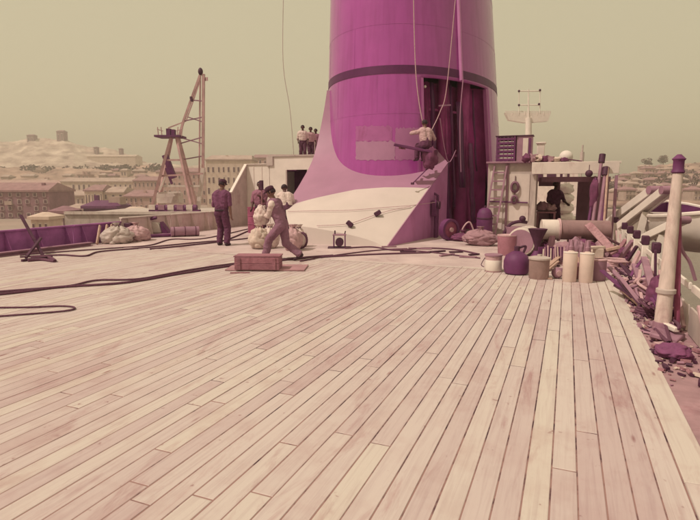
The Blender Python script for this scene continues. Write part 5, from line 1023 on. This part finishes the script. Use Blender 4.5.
def bld(name, u0, u1, vt, d, dep, m, rows, cols, label, roof=None, cat='building', group=None, zb=QZ, winw=0.45, winh=0.55, extra=None, wtop=0.0):
    a, b_ = at(u0, 187, d), at(u1, 187, d); L = (b_ - a).length; c = (a + b_) / 2; zt = at(u0, vt, d).z; H = zt - zb
    t = thing(name, (c.x, c.y, zb), label, cat, group)
    def bx(r, dd, z, sr, sd, sz): return (c + RT * r + FW * dd).xy.to_3d() + UP * z, (sr, sd, sz)
    p, s = bx(0, dep / 2, zb + H / 2, L, dep, H); MB().box(p, s, rz=YAW).build('wall', m, t)
    p, s = bx(0, dep / 2 - 0.1, zt + 0.15, L + 0.7, dep + 0.8, 0.5); MB().box(p, s, rz=YAW).build('cornice', roof or m, t)
    if roof:
        p0 = [c + RT * x + FW * y + UP * 0 for x, y in ((-L / 2 - .4, -.5), (L / 2 + .4, -.5), (L / 2 + .4, dep + .5), (-L / 2 - .4, dep + .5))]; p0 = [Vector((p.x, p.y, zt + 0.41)) for p in p0]
        rd_ = [Vector((*(c + RT * x + FW * dep / 2).xy, zt + 0.4 + min(2.2, dep * .18))) for x in (-L / 2 + 1, L / 2 - 1)]
        MB().add(p0 + rd_, [(0, 1, 5, 4), (1, 2, 5), (2, 3, 4, 5), (3, 0, 4), (0, 3, 2, 1)]).build('roof', roof, t)
    fh = (H - wtop) / rows; fw_ = L / cols; wr = random.Random(int(u0 * 10 + d))
    if rows * cols > 4:
        for _ in range(wr.randint(1, 3)):
            p, s = bx(wr.uniform(-.42, .42) * L, wr.uniform(.2, .8) * dep, zt + 1.2, 0.9, 0.7, 2.6); MB().box(p, s, rz=YAW).build('chimney', m, t)
        for _ in range(wr.randint(0, 2)):
            p, s = bx(wr.uniform(-.35, .35) * L, dep * .5, zt + 1.0, wr.uniform(1.5, 3.5), 3, 2.4); MB().box(p, s, rz=YAW).build('roof_hut', wr.choice((m, TG)), t)
        if rows > 1:
            for _ in range(wr.randint(1, 3)):
                k_ = wr.randrange(cols); p, s = bx(-L / 2 + fw_ * (k_ + .5), -0.6, zb + fh * wr.randrange(1, rows) + fh * .12, fw_ * .8, 1.1, 0.25); MB().box(p, s, rz=YAW).box((c + RT * (-L / 2 + fw_ * (k_ + .5)) - FW * 1.1).xy.to_3d() + UP * (p.z + .5), (fw_ * .8, 0.06, 0.9), rz=YAW).build('balcony', TG, t)
    for i in range(rows):
        for j in range(cols):
            if rows * cols > 6 and wr.random() < 0.12: continue
            z = zb + fh * (i + 0.52); r = -L / 2 + fw_ * (j + 0.5 + wr.uniform(-.10, .10)); ww, hh = fw_ * winw * wr.choice((1, 1, 1, .75)), fh * winh * wr.choice((1, 1, 1, 1.2))
            p, s = bx(r, -0.03, z, ww, 0.14, hh); f_ = MB().box(p, s, rz=YAW).build('window', m if winw > .6 else CREAM, t)
            p, s = bx(r, -0.075, z, ww * 0.8, 0.10, hh * 0.86); MB().box(p, s, rz=YAW).build('pane', WINM, f_)
            p, s = bx(r, -0.12, z - hh / 2 - .06, ww * 1.2, 0.3, 0.12)
            if d < 240: MB().box(p, s, rz=YAW).build('sill', m, f_)
    if extra: extra(t, c, L, zt)
    return t
TC = M('town_cream_wall', (0.60, 0.47, 0.41), 0.9, 0.12, 0.5, 0.05); TP = M('town_purple_wall', (0.27, 0.14, 0.18), 0.9, 0.2, 0.5, 0.05); TG = M('town_grey_wall', (0.44, 0.33, 0.30), 0.9, 0.15, 0.5, 0.05); TR = M('town_rose_wall', (0.46, 0.30, 0.29), 0.9, 0.15, 0.5, 0.05); TRF = M('town_roof', (0.33, 0.19, 0.21), 0.9, 0.2, 0.6, 0.1)
bld('warehouse', -30, 48, 191.5, 150, 14, TP, 4, 9, 'dark purple warehouse block at the far left of the town', TRF)
bld('arcade_house', 84, 102, 191, 215, 14, TC, 1, 6, 'white house front with five tall dark windows in the town', TRF, winw=0.42, winh=0.62)
bld('town_house', 102.5, 123, 193, 216, 14, TC, 2, 3, 'cream house with small square windows right of the tall windowed front', TG)
bld('town_house', 123.5, 152, 197, 200, 14, TR, 2, 6, 'rose two storey house just left of the crane', TRF)
bld('long_shed', 48.5, 84, 196, 225, 12, TG, 1, 8, 'grey long shed between the dark warehouse and the white front', TG)
bld('long_terrace', -40, 60, 184.5, 300, 14, TG, 2, 16, 'long grey terrace row under the fort hill at the far left', TR)
bld('long_terrace', 61, 133, 182, 296, 14, TC, 2, 14, 'long pale terrace row under the fort hill behind the white front', TG)
bld('town_block', 133.5, 162, 181, 285, 14, TR, 3, 7, 'rose terrace block just left behind the crane', TRF)
bld('town_block', 162.5, 206, 172.5, 265, 16, TR, 4, 9, 'big rose block seen through the crane legs', TRF)
bld('town_block', 206.5, 252, 160, 240, 16, TC, 4, 9, 'tall cream block with window rows behind the standing man', TG, wtop=2)
bld('town_block', 252.5, 300, 158, 330, 16, TR, 4, 9, 'rose block peeping over the white deckhouse', TRF)
bld('quay_shed', 82, 115, 208, 105, 6, PURPLE, 1, 5, 'low dark purple shed on the quay before the white front', PURPLE, winw=.5, winh=.3)
bld('quay_shed', 49, 64, 213, 100, 5, TG, 1, 3, 'small grey hut on the quay right of the dark warehouse', TP)
bld('quay_shed', 118, 140, 214, 98, 5, TC, 1, 4, 'low cream hut on the quay left of the crane', TC)
bld('quay_shed', 28, 46, 219, 90, 4, TC, 1, 3, 'low pale hut on the quay before the dark warehouse', TC)
bld('quay_shed', 64.5, 81, 210, 112, 5, TR, 1, 3, 'small rose hut on the quay left of the purple shed', TG)
# fort buildings on the hill
bld('fort_tower', 60.5, 67.5, 131.5, 636, 9, TP, 1, 2, 'square dark tower on top of the fort hill', TP, zb=at(64, 143, 636).z, cat='tower')
bld('fort_hut', 31, 38, 135.5, 630, 7, TP, 1, 2, 'small dark hut on the hilltop left of the square tower', TP, zb=at(34, 143, 630).z, cat='hut')
bld('fort_turret', 96.2, 99.6, 147.5, 620, 5, TP, 1, 1, 'thin dark turret above the pale bastion', TP, zb=at(98, 160, 620).z, cat='turret')
bld('fort_turret', 121, 124, 149, 620, 5, TP, 1, 1, 'thin dark turret at the right end of the pale bastion', TP, zb=at(122, 160, 620).z, cat='turret')
bld('fort_bastion', 89, 137, 156.5, 600, 20, TC, 1, 1, 'long pale bastion wall on the fort hill', TC, zb=at(100, 172, 600).z, winw=0.05, winh=0.2, cat='fort wall')
bld('fort_bastion', -20, 60, 160, 610, 20, TC, 1, 1, 'pale rampart wall below the square tower', TC, zb=at(100, 172, 610).z, winw=0.05, winh=0.2, cat='fort wall')
# woods on the slopes
LEAF = M('dark_foliage', (0.11, 0.055, 0.075), 0.9, 0.4, 0.4, 0.0, c2=(0.17, 0.10, 0.10))
def leafmass(mb, c, rad, n, s, r_):
    for _ in range(n):
        while True:
            q = Vector((r_.uniform(-1, 1), r_.uniform(-1, 1), r_.uniform(-1, 1)))
            if 0.35 < q.length < 1: break
        p = c + Vector((q.x * rad.x, q.y * rad.y, q.z * rad.z)); a = Vector((r_.gauss(0, 1), r_.gauss(0, 1), r_.gauss(0, 1))).normalized() * s; b_ = a.orthogonal().normalized() * s * r_.uniform(.5, 1)
        mb.add([p - a, p + b_, p + a, p - b_], [(0, 1, 2, 3)])
r3 = random.Random(11); wd = MB()
for k in range(150):
    u = r3.uniform(-100, 165); d = r3.uniform(425, 450); p = at(u, interp([(-100, 172), (50, 171), (165, 169)], u) + r3.uniform(-1.5, 4), d); leafmass(wd, p, Vector((r3.uniform(3, 7), 4, r3.uniform(2, 4.5))), 60, 1.1, r3)
o = wd.build('woods', LEAF); tag(o, 'dark band of woods at the foot of the fort hill', 'woods', kind='stuff')
wd = MB()
for k in range(130):
    u = r3.uniform(600, 790); t = r3.random(); d = 240 + 170 * t; vr = interp([(600, 184), (645, 171), (680, 166), (790, 160)], u); p = at(u, 192 + (vr - 192) * (0.25 + .75 * t), d); leafmass(wd, p, Vector((r3.uniform(2, 5), 3, r3.uniform(1.5, 3.5))), 45, 0.9, r3)
o = wd.build('hillside_scrub', LEAF); tag(o, 'dark scrub and trees on the right hillside', 'scrub', kind='stuff')
# houses on the right hillside
k = 0
for row, (vv, d) in enumerate(((170.5, 400), (174, 365), (178.5, 330), (183.5, 290), (189, 250), (195, 215))):
    u = 612 + 17 - row * 3 + r3.uniform(0, 4)
    if row < 2: u = 640 + r3.uniform(0, 6)
    while u < 745:
        wd_ = r3.uniform(5, 11); top = vv - r3.uniform(2.5, 5.5)
        cm, cn = r3.choice(((TC, 'cream'), (TR, 'rose'), (TG, 'grey'), (TR, 'rose'))); bld('hill_house', u, u + wd_, top, d + r3.uniform(-8, 8), 7, cm, 1 + (top < vv - 4), 2 if wd_ < 8 else 3, 'small ' + cn + ' house on the far right hillside', r3.choice((TRF, TG)), 'house', 'houses on the right hillside', zb=at(u, vv + 5, d).z)
        u += wd_ + r3.uniform(1.5, 9); k += 1
for i, (u, v, lab) in enumerate(((646, 163, 'leafy tree on the skyline of the right hill, left one'), (663, 160, 'leafy tree on the skyline of the right hill, right one'))):
    b0 = at(u, v + 6, 418); t = thing('skyline_tree', b0, lab, 'tree', 'skyline trees'); MB().tube([b0 - UP * 2, b0 + UP * 2, b0 + UP * 4 + RT * .4], 0.4, 7, 0.2).build('trunk', WOODP, t); m_ = MB()
    for q in range(6): leafmass(m_, b0 + UP * (3.5 + 1.5 * q % 4) + RT * r3.uniform(-3, 3), Vector((2.4, 2.4, 1.6)), 60, 0.6, r3)
    m_.build('crown', LEAF, t)

# loose boards in the jumble along the rail
r5 = random.Random(21)
for i in range(34):
    if i < 22: y = r5.uniform(6.0, 10.6); x = r5.uniform(0.95, 1.20)
    else: y = r5.uniform(10.8, 14.5); x = r5.uniform(0.1, 1.2)
    a_ = r5.gauss(0, 0.6); L = r5.uniform(0.35, 0.95); tl = r5.uniform(0.02, 0.42); d = Vector((math.sin(a_) * 0.5, math.cos(a_), tl)).normalized(); a = Vector((x, y, r5.uniform(0.03, 0.12))); b_ = a + d * L; b_.x = min(b_.x, 1.26)
    bm_, bn = r5.choice(((WOODP, 'dark stained'), (MAUVE, 'mauve'), (SHL, 'rose'), (DARK, 'nearly black'), (PURPLE, 'purple'), (WOOD, 'pale wooden'))); o = MB().bar(a, b_, r5.uniform(.03, .08), r5.uniform(.015, .04)).build('broken_board', bm_, origin=a, bevel=0.004); tag(o, bn + ' broken board in' + (' the jumble beyond the planking end' if i >= 22 else ' the jumble beside the planking edge, near the big pole' if y < 8 else ' the jumble beside the planking edge, past the big pole') + '' if False else bn + (' broken board beyond the end of the planking' if i >= 22 else ' broken board along the planking edge near the big pole' if y < 8 else ' broken board along the planking edge past the big pole'), 'board', 'broken boards along the starboard rail')
# warm summer haze over the harbour
hz = MB().box((0, 0, 36), (4900, 4900, 98)).build('haze', CREAM); hz.data.materials.clear()
hm = bpy.data.materials.new('harbour_haze'); hm.use_nodes = True; t = hm.node_tree; t.nodes.clear()
ho = t.nodes.new('ShaderNodeOutputMaterial'); pv = t.nodes.new('ShaderNodeVolumePrincipled'); pv.inputs['Color'].default_value = (1.0, 0.93, 0.84, 1); pv.inputs['Density'].default_value = 0.0011; pv.inputs['Anisotropy'].default_value = 0.2
t.links.new(pv.outputs[0], ho.inputs['Volume']); hz.data.materials.append(hm); tag(hz, 'thin warm haze over the harbour', 'haze', kind='stuff')

r6 = random.Random(33)
for row, (vv, d) in enumerate(((176, 420), (180.5, 385), (187, 330))):
    u = -30 + r6.uniform(0, 8)
    while u < 205:
        w_ = r6.uniform(6, 13); top = vv - r6.uniform(2.5, 6); cm, cn = r6.choice(((TC, 'cream'), (TR, 'rose'), (TG, 'grey')))
        bld('slope_house', u, u + w_, top, d + r6.uniform(-12, 12), 8, cm, 1 + (top < vv - 4.5), 2 if w_ < 9 else 3, 'small ' + cn + ' house among the terraces under the fort hill', r6.choice((TRF, TG, None)), 'house', 'houses under the fort hill', zb=at(u, vv + 7, d).z)
        u += w_ + r6.uniform(1, 14)

for i, (y0, y1, m, lab) in enumerate(((6.1, 7.6, ROPE, 'dark rope tangle nearest the foot of the big pole'), (7.2, 9.0, MAUVE, 'mauve hose tangle between the planking edge and the rail'), (8.2, 10.2, SHL, 'rose hose tangle at the far corner of the planking'), (9.0, 11.5, DARK, 'nearly black wire tangle below the rail past the canvas roll'))):
    pts = []
    for k in range(16):
        pts.append(Vector((r5.uniform(0.92, 1.2), y0 + (y1 - y0) * k / 15 + r5.uniform(-.3, .3), r5.uniform(0.04, 0.26))))
    line('rope', pts, r5.choice((0.012, 0.018, 0.022)), m, lab, 'rope', 'tangles along the starboard rail', 6, 6)

c = Vector((-0.62, SY + 1.9, 0)); wb = thing('work_bench', c, 'rough bench in the left half of the shelter carrying mauve bundles', 'bench')
MB().box(c + UP * 0.80, (0.62, 0.60, 0.05)).build('top', WOODP, wb, bevel=0.006)
for sx_ in (-1, 1):
    for sy_ in (-1, 1): MB().box(c + Vector((0.26 * sx_, 0.25 * sy_, 0.39)), (0.06, 0.06, 0.77)).build('leg', WOODP, wb)
for k, (dx, zz, rr, m, lab) in enumerate(((-0.12, 0.98, 0.20, PCANVAS, 'mauve bundle on the bench inside the shelter'), (0.14, 0.93, 0.15, SHL, 'rose bundle on the bench inside the shelter'))):
    q = c + Vector((dx, -0.08, zz)); o = MB().ball(q, (rr, rr * .9, rr * .75), 24, 16, 0.6, 70 + k).build('cloth_bundle', m, smooth='full', origin=q); tag(o, lab, 'bundle')
